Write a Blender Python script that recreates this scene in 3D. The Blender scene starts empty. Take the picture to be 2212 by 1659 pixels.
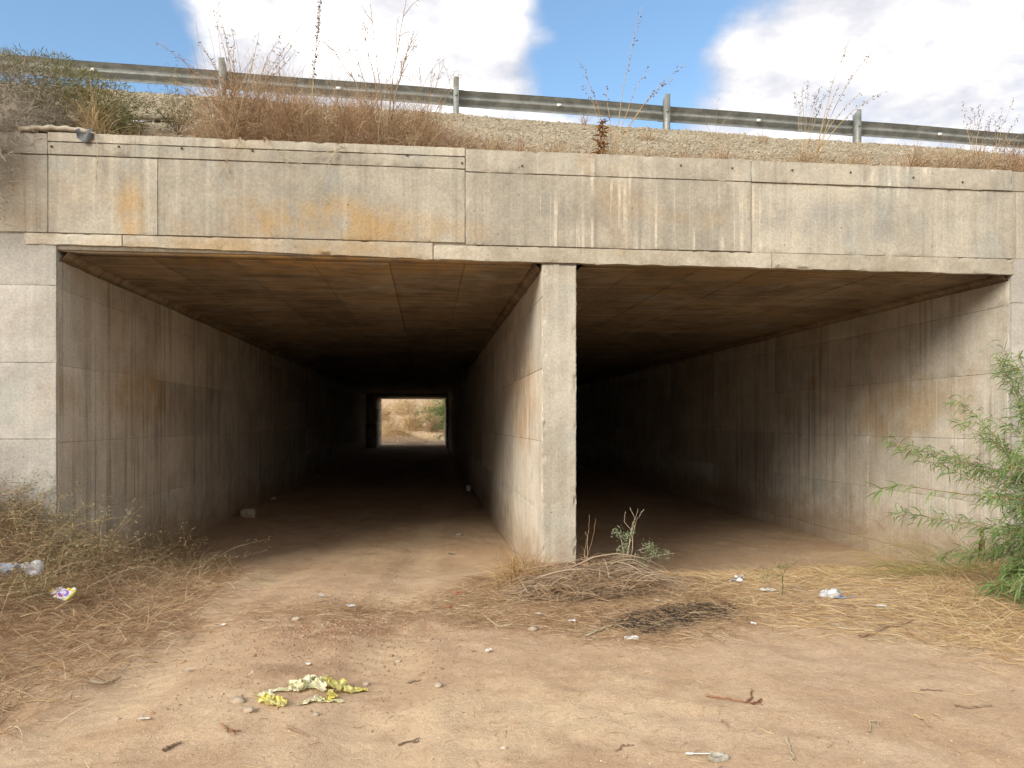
import bpy, math, random
import numpy as np
from mathutils import Vector, Matrix

# ------------------------------------------------------------------ camera, sky, sun, exposure
SC = bpy.context.scene
COL = SC.collection
R = math.radians
FPX, CX, HY = 1660.0, 1106.0, 912.0          # focal length and horizon measured on the photograph (2212 px wide)
YAW = math.atan((1106.0 - 926.0) / FPX)
CAMZ = 1.6
cam_d = bpy.data.cameras.new('camera'); cam = bpy.data.objects.new('camera', cam_d); COL.objects.link(cam)
cam.location = (0, 0, CAMZ); cam.rotation_euler = (R(90), 0, -YAW)
cam_d.sensor_width = 36.0; cam_d.lens = 36.0 * FPX / 2212.0
cam_d.shift_y = (HY - 829.5) / 2212.0
cam_d.clip_end = 2000.0; cam_d.clip_start = 0.05
SC.camera = cam
SUN_AZ, SUN_EL = R(-136), R(29)              # azimuth from +Y towards +X; veiled by thin cloud
SC.view_settings.view_transform = 'Standard'; SC.view_settings.look = 'None'
SC.view_settings.gamma = 1.0; SC.view_settings.use_curve_mapping = False
SC.view_settings.exposure = 2.05
SC.render.engine = 'CYCLES'
SC.cycles.max_bounces = 6; SC.cycles.diffuse_bounces = 5; SC.cycles.glossy_bounces = 2
SC.cycles.transmission_bounces = 4; SC.cycles.transparent_max_bounces = 8
SC.cycles.caustics_reflective = False; SC.cycles.caustics_refractive = False
SC.cycles.use_denoising = True
SC.cycles.use_adaptive_sampling = True; SC.cycles.adaptive_threshold = .04

def ray(px, py):
    u = (px - CX) / FPX; v = (HY - py) / FPX
    return Vector((math.sin(YAW) + u * math.cos(YAW), math.cos(YAW) - u * math.sin(YAW), v))
def atY(px, py, Y):
    d = ray(px, py); return Vector((0, 0, CAMZ)) + d * (Y / d.y)

# ---- node helpers
class NT:
    def __init__(s, tree): s.t = tree; s.n = tree.nodes; s.l = tree.links
    def new(s, typ, **kw):
        n = s.n.new(typ)
        for k, v in kw.items(): setattr(n, k, v)
        return n
    def put(s, sock, val):
        if val is None: return
        if isinstance(val, bpy.types.NodeSocket): s.l.new(val, sock)
        elif isinstance(val, (tuple, list)) and len(val) == 3 and sock.type == 'RGBA': sock.default_value = (*val, 1)
        else: sock.default_value = val
    def math(s, op, a, b=None, c=None, clamp=False):
        n = s.new('ShaderNodeMath', operation=op, use_clamp=clamp)
        s.put(n.inputs[0], a); s.put(n.inputs[1], b); s.put(n.inputs[2], c); return n.outputs[0]
    def vmath(s, op, a, b=None):
        n = s.new('ShaderNodeVectorMath', operation=op); s.put(n.inputs[0], a)
        if b is not None: s.put(n.inputs[1], b)
        return n.outputs['Value'] if op in ('DOT_PRODUCT', 'LENGTH', 'DISTANCE') else n.outputs[0]
    def noise(s, vec, scale=1.0, detail=4, rough=.55, dist=0.0):
        n = s.new('ShaderNodeTexNoise'); s.put(n.inputs['Vector'], vec)
        n.inputs['Scale'].default_value = scale; n.inputs['Detail'].default_value = detail
        n.inputs['Roughness'].default_value = rough; n.inputs['Distortion'].default_value = dist
        return n.outputs['Fac']
    def voro(s, vec, scale, feature='F1', out='Distance', rnd=1.0):
        n = s.new('ShaderNodeTexVoronoi', feature=feature); s.put(n.inputs['Vector'], vec)
        n.inputs['Scale'].default_value = scale; n.inputs['Randomness'].default_value = rnd
        return n.outputs[out]
    def ramp(s, fac, stops, interp='LINEAR'):
        n = s.new('ShaderNodeValToRGB'); cr = n.color_ramp; cr.interpolation = interp
        while len(cr.elements) < len(stops): cr.elements.new(.5)
        for e, (p, c) in zip(cr.elements, stops):
            e.position = p; e.color = (c, c, c, 1) if isinstance(c, (int, float)) else (*c, 1)
        s.put(n.inputs[0], fac); return n.outputs[0]
    def step(s, x, a, b, lo=0.0, hi=1.0):
        n = s.new('ShaderNodeMapRange', interpolation_type='SMOOTHSTEP'); s.put(n.inputs[0], x)
        for i, v in ((1, a), (2, b), (3, lo), (4, hi)): s.put(n.inputs[i], v)
        return n.outputs[0]
    def mix(s, fac, a, b, mode='MIX'):
        n = s.new('ShaderNodeMix', data_type='RGBA', blend_type=mode)
        s.put(n.inputs[0], fac); s.put(n.inputs[6], a); s.put(n.inputs[7], b); return n.outputs[2]
    def scale(s, vec, sc, loc=(0, 0, 0)):
        n = s.new('ShaderNodeMapping'); s.put(n.inputs[0], vec)
        n.inputs['Scale'].default_value = sc; n.inputs['Location'].default_value = loc; return n.outputs[0]
    def blob(s, pos, c, r):
        n = s.vmath('SUBTRACT', pos, c); n = s.vmath('DIVIDE', n, r); return s.step(s.vmath('LENGTH', n), 1.0, .35)

SKYBLOBS = ((600, 40, .17, .05), (800, 90, .17, .05), (960, 60, .12, .09), (1080, 20, .09, .08), (1960, 40, .20, .08), (2130, 180, .20, .045), (1680, 220, .07, .07), (1560, 130, .07, .04),
            (60, 60, .22, -.36), (250, 130, .11, -.22), (1330, 40, .14, -.34), (1400, 160, .13, -.27), (1230, 190, .10, -.20), (1600, 30, .09, -.18))
# ---- world: Nishita sky with broken cumulus
W = bpy.data.worlds.new('World'); SC.world = W; W.use_nodes = True
W.cycles.sampling_method = 'MANUAL'; W.cycles.sample_map_resolution = 512
w = NT(W.node_tree); w.n.clear()
sky = w.new('ShaderNodeTexSky', sky_type='NISHITA', sun_disc=False)
sky.sun_elevation = SUN_EL; sky.sun_rotation = SUN_AZ; sky.air_density = 1.0; sky.dust_density = 1.0; sky.ozone_density = 1.6
tc = w.new('ShaderNodeTexCoord').outputs['Generated']
dirn = w.vmath('NORMALIZE', tc)
sep = w.new('ShaderNodeSeparateXYZ'); w.l.new(dirn, sep.inputs[0])
den = w.math('ADD', w.math('MAXIMUM', sep.outputs[2], 0.0), .22)
cmb = w.new('ShaderNodeCombineXYZ')
w.l.new(w.math('DIVIDE', sep.outputs[0], den), cmb.inputs[0]); w.l.new(w.math('DIVIDE', sep.outputs[1], den), cmb.inputs[1])
plane = cmb.outputs[0]
n1 = w.noise(plane, 1.0, 5, .55)
n2 = w.noise(w.scale(plane, (1, 1, 1), (7.3, 2.1, 0)), 4.2, 5, .6)
dens = w.math('ADD', w.math('MULTIPLY', n1, .60), w.math('MULTIPLY', n2, .40))
wn = w.new('ShaderNodeTexNoise'); w.l.new(plane, wn.inputs['Vector']); wn.inputs['Scale'].default_value = 2.4; wn.inputs['Detail'].default_value = 3
wv = w.vmath('MULTIPLY', w.vmath('SUBTRACT', wn.outputs['Color'], (.5, .5, .5)), (.20, .20, .20))
warped = w.vmath('ADD', dirn, wv)
def skyblob(px, py, rad, amt):
    a = w.vmath('DISTANCE', warped, tuple(ray(px, py).normalized()))
    return w.math('MULTIPLY', w.step(a, rad, rad * .2), amt)
bias = None
for b in SKYBLOBS:
    v = skyblob(*b); bias = v if bias is None else w.math('ADD', bias, v)
dens = w.math('ADD', w.math('ADD', dens, w.step(sep.outputs[2], .05, .5, .16, .09)), bias)
cover = w.step(dens, .40, .64)
core = w.math('ADD', dens, w.math('MULTIPLY', w.math('SUBTRACT', n2, .5), .8))
cloudcol = w.ramp(core, [(.44, (.165, .168, .185)), (.60, (.225, .222, .23)), (.74, (.30, .292, .288)), (.86, (.62, .60, .56)), (.95, (1.8, 1.7, 1.55))])
skyc = w.mix(1.0, sky.outputs[0], (.053, .059, .059), 'MULTIPLY')
final = w.mix(w.math('MULTIPLY', cover, .96), skyc, cloudcol)
bg = w.new('ShaderNodeBackground'); w.l.new(final, bg.inputs[0]); bg.inputs[1].default_value = 1.0
w.l.new(bg.outputs[0], w.new('ShaderNodeOutputWorld').inputs[0])

sl = bpy.data.lights.new('sun', 'SUN'); sl.energy = 1.1; sl.angle = R(30); sl.color = (1.0, .93, .82)
so = bpy.data.objects.new('sun', sl); COL.objects.link(so); so.location = (-20, 20, 20)
sd = Vector((math.sin(SUN_AZ) * math.cos(SUN_EL), math.cos(SUN_AZ) * math.cos(SUN_EL), math.sin(SUN_EL)))
so.rotation_euler = sd.to_track_quat('Z', 'Y').to_euler()

# ------------------------------------------------------------------ numeric helpers
rng = np.random.default_rng(7)
random.seed(7)
def _hash(ix, iy, iz, seed):
    h = (ix * 374761393 + iy * 668265263 + iz * 2147483647 + seed * 974711) & 0xFFFFFFFF
    h = ((h ^ (h >> 13)) * 1274126177) & 0xFFFFFFFF
    h = (h ^ (h >> 16)) & 0xFFFFFFFF
    return h.astype(np.float64) / 4294967295.0
def vnoise(x, y, z=0.0, seed=0):
    x, y, z = np.broadcast_arrays(np.asarray(x, float), np.asarray(y, float), np.asarray(z, float))
    ix, iy, iz = np.floor(x).astype(np.int64), np.floor(y).astype(np.int64), np.floor(z).astype(np.int64)
    fx, fy, fz = x - ix, y - iy, z - iz
    sx, sy, sz = fx * fx * (3 - 2 * fx), fy * fy * (3 - 2 * fy), fz * fz * (3 - 2 * fz)
    o = 0
    for a in (0, 1):
        for b in (0, 1):
            for c in (0, 1):
                o = o + _hash(ix + a, iy + b, iz + c, seed) * (sx if a else 1 - sx) * (sy if b else 1 - sy) * (sz if c else 1 - sz)
    return o * 2 - 1
def fbm(x, y, z=0.0, seed=0, oct=4):
    o, amp = 0, .5
    for i in range(oct):
        o = o + amp * vnoise(np.asarray(x) * 2 ** i, np.asarray(y) * 2 ** i, np.asarray(z) * 2 ** i, seed + i); amp *= .5
    return o
def sst(x, a, b):
    t = np.clip((np.asarray(x, float) - a) / (b - a), 0, 1); return t * t * (3 - 2 * t)

def mesh_np(name, V, Q, mat, smooth=False):
    """V (n,3); Q (m,4) or (m,3) index array, or list of arrays"""
    me = bpy.data.meshes.new(name)
    V = np.asarray(V, np.float32)
    Qs = Q if (isinstance(Q, list) and isinstance(Q[0], np.ndarray)) else [Q]
    Qs = [np.asarray(q, np.int32) for q in Qs if len(q)]
    me.vertices.add(len(V)); me.vertices.foreach_set('co', V.ravel())
    loops = np.concatenate([q.ravel() for q in Qs])
    tot = np.concatenate([np.full(len(q), q.shape[1], np.int32) for q in Qs])
    st = np.concatenate([[0], np.cumsum(tot)[:-1]]).astype(np.int32)
    me.loops.add(len(loops)); me.loops.foreach_set('vertex_index', loops)
    me.polygons.add(len(tot)); me.polygons.foreach_set('loop_start', st); me.polygons.foreach_set('loop_total', tot)
    if smooth: me.polygons.foreach_set('use_smooth', np.ones(len(tot), bool))
    me.update(calc_edges=True); me.validate()
    if mat: me.materials.append(mat)
    return me
def link(name, me, parent=None, label=None, cat=None, group=None, kind=None, loc=None, world=True):
    o = bpy.data.objects.new(name, me); COL.objects.link(o)
    if loc is not None: o.location = loc
    if parent is not None:
        o.parent = parent
        if world:
            q = parent; off = Vector((0, 0, 0))
            while q is not None: off += q.location; q = q.parent
            if loc is None: o.location = -off
    if label: o['label'] = label
    if cat: o['category'] = cat
    if group: o['group'] = group
    if kind: o['kind'] = kind
    return o
def thing(name, label, cat, loc=(0, 0, 0), group=None):
    return link(name, None, None, label, cat, group, None, loc)

def boxmesh(name, lo, hi, mat):
    (a, b, c), (d, e, f) = lo, hi
    V = [(a, b, c), (d, b, c), (d, e, c), (a, e, c), (a, b, f), (d, b, f), (d, e, f), (a, e, f)]
    Q = [(0, 3, 2, 1), (4, 5, 6, 7), (0, 1, 5, 4), (1, 2, 6, 5), (2, 3, 7, 6), (3, 0, 4, 7)]
    return mesh_np(name, V, Q, mat)

def panel(name, parent, mat, origin, U, V, Wn, lu, lv, th=.05, res=.08, bev=.012, chip=.006, rough=.003, seed=0, zskew=None):
    """a cast piece: gridded face lu x lv with uneven, chipped edges, thickness th behind it"""
    origin, U, V, Wn = (np.array(q, float) for q in (origin, U, V, Wn))
    nu = max(2, min(130, int(lu / res))); nv = max(2, min(220, int(lv / res)))
    us = np.concatenate([[0, bev], np.linspace(0, lu, nu + 1)[1:-1], [lu - bev, lu]])
    vs = np.concatenate([[0, bev], np.linspace(0, lv, nv + 1)[1:-1], [lv - bev, lv]])
    us = np.unique(np.clip(us, 0, lu)); vs = np.unique(np.clip(vs, 0, lv))
    uu, vv = np.meshgrid(us, vs, indexing='ij')
    P0 = origin[None, None] + uu[..., None] * U + vv[..., None] * V
    edge = np.minimum(np.minimum(uu, lu - uu), np.minimum(vv, lv - vv))
    nz = fbm(P0[..., 0] * 9, P0[..., 1] * 9, P0[..., 2] * 9, seed, 3)
    lo = fbm(P0[..., 0] * 1.3, P0[..., 1] * 1.3, P0[..., 2] * 1.3, seed + 9, 2)
    dep = rough * (nz + 1.5 * lo)
    onb = edge < 1e-6
    dep = np.where(onb, -bev * .8 - chip * np.abs(nz) * 2, dep)
    near = (edge > 1e-6) & (edge < bev * 2.5)
    dep = np.where(near, dep - chip * 2.5 * np.clip(nz - .12, 0, 1) * 3, dep)
    inx = np.where(uu <= 1e-6, 1, np.where(uu >= lu - 1e-6, -1, 0)); iny = np.where(vv <= 1e-6, 1, np.where(vv >= lv - 1e-6, -1, 0))
    j = chip * np.abs(fbm(P0[..., 0] * 17, P0[..., 1] * 17, P0[..., 2] * 17, seed + 3, 2)) * 2
    P = P0 + dep[..., None] * Wn + (inx * j)[..., None] * U + (iny * j)[..., None] * V
    if zskew is not None: P[..., 2] += zskew(P)
    a, b = uu.shape
    idx = np.arange(a * b).reshape(a, b)
    Q = np.stack([idx[:-1, :-1], idx[1:, :-1], idx[1:, 1:], idx[:-1, 1:]], -1).reshape(-1, 4)
    ring = np.concatenate([idx[:, 0], idx[-1, 1:], idx[-2::-1, -1], idx[0, -2:0:-1]])
    Pf = P.reshape(-1, 3)
    back = Pf[ring] - Wn * th - (dep.ravel()[ring])[:, None] * Wn
    n = len(ring); k = np.arange(n); k2 = (k + 1) % n
    S = np.stack([ring[k2], ring[k], len(Pf) + k, len(Pf) + k2], -1)
    if np.dot(np.cross(U, V), Wn) < 0: Q = Q[:, ::-1]; S = S[:, ::-1]
    me = mesh_np(name, np.concatenate([Pf, back]), np.concatenate([Q, S]), mat, True)
    me.set_sharp_from_angle(angle=R(38))
    return link(name, me, parent)

# ribbons: grass blades, straw, leaves
def blades(P, D, L, Wd, segs=4, droop=.6, curl=.25, profile='blade', seed=0):
    r = np.random.default_rng(seed)
    P = np.asarray(P, float); N = len(P); D = np.asarray(D, float)
    D = D / np.linalg.norm(D, axis=1, keepdims=True)
    L = np.broadcast_to(np.asarray(L, float), (N,)); Wd = np.broadcast_to(np.asarray(Wd, float), (N,))
    droop = np.broadcast_to(np.asarray(droop, float), (N,))
    cv = r.normal(0, 1, (N, 3)) * curl
    side0 = np.cross(D, r.normal(0, 1, (N, 3)))
    side0 /= np.linalg.norm(side0, axis=1, keepdims=True) + 1e-9
    pts = [P]; p = P.copy(); dirs = []
    for i in range(segs):
        s = (i + .5) / segs
        d = D + cv * s; d[:, 2] -= droop * s ** 1.4 * 2
        d /= np.linalg.norm(d, axis=1, keepdims=True) + 1e-9
        p = p + d * (L / segs)[:, None]; pts.append(p); dirs.append(d)
    verts = np.zeros((N, segs + 1, 2, 3))
    for i in range(segs + 1):
        t = i / segs
        f = (1 - .8 * t) if profile == 'blade' else (max(.12, math.sin(math.pi * min(1, (t * .92 + .06)))) if profile == 'leaf' else 1.0)
        d = dirs[min(i, segs - 1)]
        sd_ = side0 - d * np.sum(side0 * d, 1, keepdims=True); sd_ /= np.linalg.norm(sd_, axis=1, keepdims=True) + 1e-9
        wv = sd_ * (Wd * f * .5)[:, None]
        verts[:, i, 0] = pts[i] - wv; verts[:, i, 1] = pts[i] + wv
    base = (np.arange(N) * (segs + 1) * 2)[:, None, None]
    k = np.arange(segs)[None, :, None] * 2
    Q = (base + k + np.array([0, 1, 3, 2])[None, None, :]).reshape(-1, 4)
    return verts.reshape(-1, 3), Q
def tubes(polys, radii, sides=4):
    Vs, Qs, off = [], [], 0
    for pl, rd in zip(polys, radii):
        pl = np.asarray(pl, float); k = len(pl)
        rd = np.broadcast_to(np.asarray(rd, float), (k,)) if np.ndim(rd) else np.linspace(rd, rd * .35, k)
        t = np.gradient(pl, axis=0); t /= np.linalg.norm(t, axis=1, keepdims=True) + 1e-9
        ref = np.where(np.abs(t[:, 2:3]) > .9, np.array([[1., 0, 0]]), np.array([[0, 0, 1.]]))
        a = np.cross(t, ref); a /= np.linalg.norm(a, axis=1, keepdims=True) + 1e-9
        b = np.cross(t, a)
        ang = np.arange(sides) * 2 * math.pi / sides
        ring = pl[:, None] + rd[:, None, None] * (np.cos(ang)[None, :, None] * a[:, None] + np.sin(ang)[None, :, None] * b[:, None])
        Vs.append(ring.reshape(-1, 3))
        i = np.arange(k - 1)[:, None] * sides; j = np.arange(sides)[None]; j2 = (j + 1) % sides
        Qs.append((off + np.stack([i + j, i + j2, i + sides + j2, i + sides + j], -1)).reshape(-1, 4)); off += k * sides
    return np.concatenate(Vs), np.concatenate(Qs)
def merge(parts):
    Vs, Qs, off = [], [], 0
    for V, Q in parts: Vs.append(V); Qs.append(np.asarray(Q) + off); off += len(V)
    return np.concatenate(Vs), np.concatenate(Qs)
def wander(p, d, L, n, wob, droop=0.0, r=rng):
    pts = [np.array(p, float)]; d = np.array(d, float); d /= np.linalg.norm(d)
    for i in range(n):
        d = d + r.normal(0, wob, 3); d[2] -= droop / n; d /= np.linalg.norm(d)
        pts.append(pts[-1] + d * L / n)
    return np.array(pts)
def rdir(n, r, zlo=-.2, zhi=1.0):
    a = r.uniform(0, 2 * math.pi, n); z = r.uniform(zlo, zhi, n); c = np.sqrt(np.clip(1 - z * z, 0, 1))
    return np.stack([np.cos(a) * c, np.sin(a) * c, z], -1)

# ------------------------------------------------------------------ materials
def material(name):
    m = bpy.data.materials.new(name); m.use_nodes = True; nt = NT(m.node_tree); nt.n.clear()
    out = nt.new('ShaderNodeOutputMaterial'); b = nt.new('ShaderNodeBsdfPrincipled'); nt.l.new(b.outputs[0], out.inputs[0])
    b.inputs['Specular IOR Level'].default_value = .25
    return m, nt, b, out
def bump(nt, b, h, strength=.5, dist=.02):
    n = nt.new('ShaderNodeBump'); n.inputs['Strength'].default_value = strength; n.inputs['Distance'].default_value = dist
    nt.put(n.inputs['Height'], h); nt.l.new(n.outputs[0], b.inputs['Normal'])
def plain(name, col, rough=.7, spec=.25, var=.15, metal=0.0, scale=18):
    m, nt, b, out = material(name)
    pos = nt.new('ShaderNodeTexCoord').outputs['Object']
    n = nt.noise(pos, scale, 4)
    nt.l.new(nt.mix(nt.step(n, .35, .65), tuple(c * (1 - var) for c in col), tuple(min(1, c * (1 + var)) for c in col)), b.inputs['Base Color'])
    b.inputs['Roughness'].default_value = rough; b.inputs['Specular IOR Level'].default_value = spec; b.inputs['Metallic'].default_value = metal
    bump(nt, b, n, .25, .004)
    return m
def plantmat(name, stops, trans=.25, rough=.75):
    """stops: list of colours, picked per blade or leaf"""
    m, nt, b, out = material(name)
    rnd = nt.new('ShaderNodeNewGeometry').outputs['Random Per Island']
    k = len(stops)
    c = nt.ramp(rnd, [((i + .5) / k, s) for i, s in enumerate(stops)])
    nt.l.new(c, b.inputs['Base Color']); b.inputs['Roughness'].default_value = rough; b.inputs['Specular IOR Level'].default_value = .15
    if trans > 0:
        t = nt.new('ShaderNodeBsdfTranslucent'); nt.l.new(c, t.inputs[0])
        mx = nt.new('ShaderNodeMixShader'); mx.inputs[0].default_value = trans
        nt.l.new(b.outputs[0], mx.inputs[1]); nt.l.new(t.outputs[0], mx.inputs[2]); nt.l.new(mx.outputs[0], out.inputs[0])
    return m

def concrete(name, light, dark, streak=.5, streakdir='z', ochre=.3, brown=0.0, pits=.6, blobs=(), drips=0.0, strk_dark=(.13, .11, .085), grad=None, lines=0.0):
    m, nt, b, out = material(name)
    pos = nt.new('ShaderNodeNewGeometry').outputs['Position']
    rnd = nt.new('ShaderNodeObjectInfo').outputs['Random']
    big = nt.noise(pos, .75, 5, .6, .4)
    mid = nt.noise(pos, 3.1, 6, .62, .2)
    fine = nt.noise(pos, 38, 4, .65)
    c = nt.mix(nt.step(nt.math('ADD', nt.math('MULTIPLY', big, .55), nt.math('MULTIPLY', mid, .45)), .36, .64), dark, light)
    # pale salts and grey-green film
    c = nt.mix(nt.math('MULTIPLY', nt.step(nt.noise(nt.scale(pos, (1, 1, 1), (3, 9, 4)), 1.7, 6, .6), .52, .70), .5), c, (.36, .37, .33))
    if ochre:
        och = nt.math('MULTIPLY', nt.step(nt.noise(nt.scale(pos, (1, 1, 1.3), (11, 2, 5)), .9, 6, .6, .3), .54, .72), ochre)
        c = nt.mix(och, c, (.36, .23, .095))
    for (ctr, rad, amt, col) in blobs:
        bm = nt.math('MULTIPLY', nt.blob(pos, ctr, rad), amt)
        bm = nt.math('MULTIPLY', bm, nt.step(nt.noise(nt.scale(pos, (2.4, 2.4, 1.5)), 1.6, 5), .30, .62))
        c = nt.mix(bm, c, col)
    if streak:
        sv = {'z': (7, 7, .16), 'x': (.35, 9, 9)}[streakdir]
        s1 = nt.noise(nt.scale(pos, sv), 1.0, 5, .62, .12)
        s2 = nt.noise(nt.scale(pos, tuple(q * 3.1 for q in sv), (4, 4, 4)), 1.0, 4, .6)
        msk = nt.step(nt.noise(nt.scale(pos, (.8, .8, .7), (2, 8, 1)), 1.0, 3), .32, .62)
        st = nt.math('MULTIPLY', nt.math('MULTIPLY', nt.step(nt.math('ADD', nt.math('MULTIPLY', s1, .65), nt.math('MULTIPLY', s2, .35)), .49, .63), streak), msk)
        c = nt.mix(st, c, strk_dark)
        st2 = nt.math('MULTIPLY', nt.step(nt.math('ADD', nt.math('MULTIPLY', s1, .4), nt.math('MULTIPLY', s2, .6)), .47, .38), streak * .75)
        c = nt.mix(st2, c, tuple(min(.6, q * 1.25) for q in light))
    if drips:
        d1 = nt.noise(nt.scale(pos, (16, 16, .5), (1, 1, 3)), 1.0, 3, .5)
        dm = nt.math('MULTIPLY', nt.step(d1, .54, .63), nt.step(nt.noise(nt.scale(pos, (3, 3, 2.2)), 1.0, 3), .38, .6))
        pm = None
        for (ctr, rad) in (((2.0, 8.74, 3.95), (1.9, 2, .95)), ((3.5, 8.74, 3.85), (.9, 2, .8)), ((5.8, 8.74, 4.55), (.9, 2, .3))):
            q = nt.blob(pos, ctr, rad); pm = q if pm is None else nt.math('MAXIMUM', pm, q)
        c = nt.mix(nt.math('MULTIPLY', nt.math('MULTIPLY', dm, pm), drips), c, (.60, .53, .42))
    if brown:
        sp = nt.new('ShaderNodeSeparateXYZ'); nt.l.new(pos, sp.inputs[0])
        hz = nt.math('ADD', sp.outputs[2], nt.math('MULTIPLY', nt.math('SUBTRACT', mid, .5), .8))
        c = nt.mix(nt.math('MULTIPLY', nt.step(hz, .45, -.25), brown), c, (.30, .19, .105))
    if lines:
        ln = nt.noise(nt.scale(pos, (.5, .5, 42) if streakdir == 'z' else (.6, 60, 60)), 1.0, 3, .5)
        c = nt.mix(nt.math('MULTIPLY', nt.step(ln, .55, .7), lines), c, tuple(q * 1.35 for q in light))
    # per-piece tone, fine mottling, pits
    c = nt.mix(1.0, c, nt.ramp(rnd, [(0, .86), (.5, 1.0), (1, 1.10)]), 'MULTIPLY')
    c = nt.mix(1.0, c, nt.ramp(fine, [(.30, .82), (.70, 1.14)]), 'MULTIPLY')
    vd = nt.voro(pos, 7.5)
    sel = nt.step(nt.noise(pos, 2.2, 3), .42, .6)
    pit = nt.math('MULTIPLY', nt.math('MULTIPLY', nt.step(vd, .085, .04), sel), pits)
    c = nt.mix(pit, c, (.07, .05, .035))
    nt.l.new(c, b.inputs['Base Color']); b.inputs['Roughness'].default_value = .93; b.inputs['Specular IOR Level'].default_value = .2
    h = nt.math('ADD', nt.math('MULTIPLY', nt.noise(pos, 14, 6, .65), .6), nt.math('MULTIPLY', fine, .35))
    h = nt.math('SUBTRACT', h, nt.math('MULTIPLY', pit, .8))
    if lines: h = nt.math('ADD', h, nt.math('MULTIPLY', ln, .4))
    bump(nt, b, h, .6, .014)
    return m

OC = (.42, .28, .125)
M_fascia = concrete('fascia_concrete', (.435, .395, .315), (.305, .278, .225), streak=.32, ochre=.30, drips=.9, pits=.7,
    blobs=(((-1.1, 8.74, 3.80), (1.35, 2, .42), .85, OC), ((-3.2, 8.74, 3.85), (.22, 2, .5), .75, OC), ((.0, 8.74, 3.75), (1.0, 2, .25), .4, OC), ((5.0, 8.74, 4.0), (1.6, 2, .35), .55, (.23, .23, .215)),
           ((1.4, 8.74, 4.05), (.5, 2, .3), .35, (.24, .235, .21))))
M_lip = concrete('lip_concrete', (.50, .45, .36), (.34, .295, .22), streak=.1, ochre=.35, pits=1.0, blobs=(((-1.6, 8.74, 3.5), (2.4, 2, .2), .55, OC),))
M_abut = concrete('abutment_concrete', (.45, .425, .375), (.32, .298, .26), streak=.12, ochre=.15, brown=.55, pits=.6)
M_pier = concrete('pier_concrete', (.50, .46, .38), (.37, .33, .26), streak=.22, ochre=.15, brown=.25, pits=1.0)
M_wall = concrete('inner_wall_concrete', (.60, .55, .46), (.45, .405, .33), streak=.62, ochre=.35, brown=.6, pits=.35, strk_dark=(.185, .155, .12),
    blobs=(((-3.98, 11.4, 2.0), (2, 2.0, .5), .7, OC), ((1.3, 10.3, 1.9), (2, 1.8, 1.0), .6, (.42, .24, .10)), ((7.14, 11.2, 1.8), (2, 1.8, .8), .55, OC)))
M_wall_lit = concrete('divider_lit_concrete', (.66, .60, .50), (.53, .475, .385), streak=.40, ochre=.4, brown=.6, pits=.4,  # inner wall concrete, paled to stand in for light on its faces; fewer streaks
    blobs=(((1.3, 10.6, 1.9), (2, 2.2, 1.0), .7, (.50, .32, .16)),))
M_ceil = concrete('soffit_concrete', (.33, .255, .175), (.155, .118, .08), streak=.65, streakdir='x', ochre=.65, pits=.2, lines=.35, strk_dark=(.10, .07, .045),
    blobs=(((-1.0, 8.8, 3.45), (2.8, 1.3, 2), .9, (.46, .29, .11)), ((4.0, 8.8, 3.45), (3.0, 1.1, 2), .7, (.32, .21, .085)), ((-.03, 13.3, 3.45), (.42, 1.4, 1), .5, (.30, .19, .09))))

# ------------------------------------------------------------------ ground
FY = 8.74                                   # facade plane
XL, XP0, XP1, XR = -3.98, 1.30, 1.70, 7.14   # left wall, dividing wall, right wall
ZS = 3.44                                   # soffit
YEND = 57.0
def mound(x, y, cx, cy, rx, ry, h):
    d = ((x - cx) / rx) ** 2 + ((y - cy) / ry) ** 2
    return h * np.exp(-d * 1.6)
TRACK = (0.0040, -0.0415, -1.5350)        # centre line of the wheel tracks, x as a function of y
def gh0(x, y):
    x = np.asarray(x, float); y = np.asarray(y, float)
    tgt = -.35 - .15 * sst(x, .9, 2.4)
    z = tgt * sst(y, 6.8, 11.2)
    z = z + .30 * sst(y, 33, 55)
    z = z + mound(x, y, -5.3, 8.3, 1.8, 2.2, 1.02) * (1 - .8 * sst(y, 8.8, 11)) + mound(x, y, -6.8, 4.5, 2.4, 3.5, .35)
    z = z + mound(x, y, 1.5, 8.4, 1.2, .8, .17) + mound(x, y, 7.9, 7.4, 1.6, 1.6, .22)
    # wheel ruts of the track that runs into the left cell
    off = x - np.polyval(TRACK, np.clip(y, 2, 12.5))
    for o in (-.15, 1.35):
        band = np.exp(-((off - o) / .22) ** 2) * sst(y, 1, 3) * (1 - sst(y, 11, 16))
        z = z - .026 * band + .004 * band * np.sin(y * 46 + np.abs(off - o) * 22)
        z = z + .012 * np.exp(-((np.abs(off - o) - .33) / .10) ** 2) * sst(y, 1, 3) * (1 - sst(y, 10, 14))
    z = z + .035 * np.exp(-((off - .6) / .35) ** 2) * sst(y, 3.5, 5) * (1 - sst(y, 8, 11))
    # land beyond the far end
    far = sst(y, 57, 66)
    z = z + far * .15 + sst(y, 66, 120) * (7.5 - .05 * np.clip(x, -40, 40)) + mound(x, y, -2.6, 64, 1.8, 1.6, .75)
    z = z + mound(x, y, -1.0, 57.2, 1.3, .6, .12)
    return z
def gh(x, y):
    x = np.asarray(x, float); y = np.asarray(y, float)
    k = 1 - .6 * sst(y, 12, 40) * (1 - sst(y, 56, 60))
    return gh0(x, y) + (.05 * fbm(x * .55, y * .55, 0, 3, 3) + .022 * fbm(x * 2.3, y * 2.3, 0, 5, 3)) * k + .014 * fbm(x * 8, y * 8, 0, 8, 3) + .006 * fbm(x * 19, y * 19, 0, 9, 2)
_T = np.concatenate([np.arange(1.5, 14, .012), np.arange(14, 70, .08)])
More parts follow.
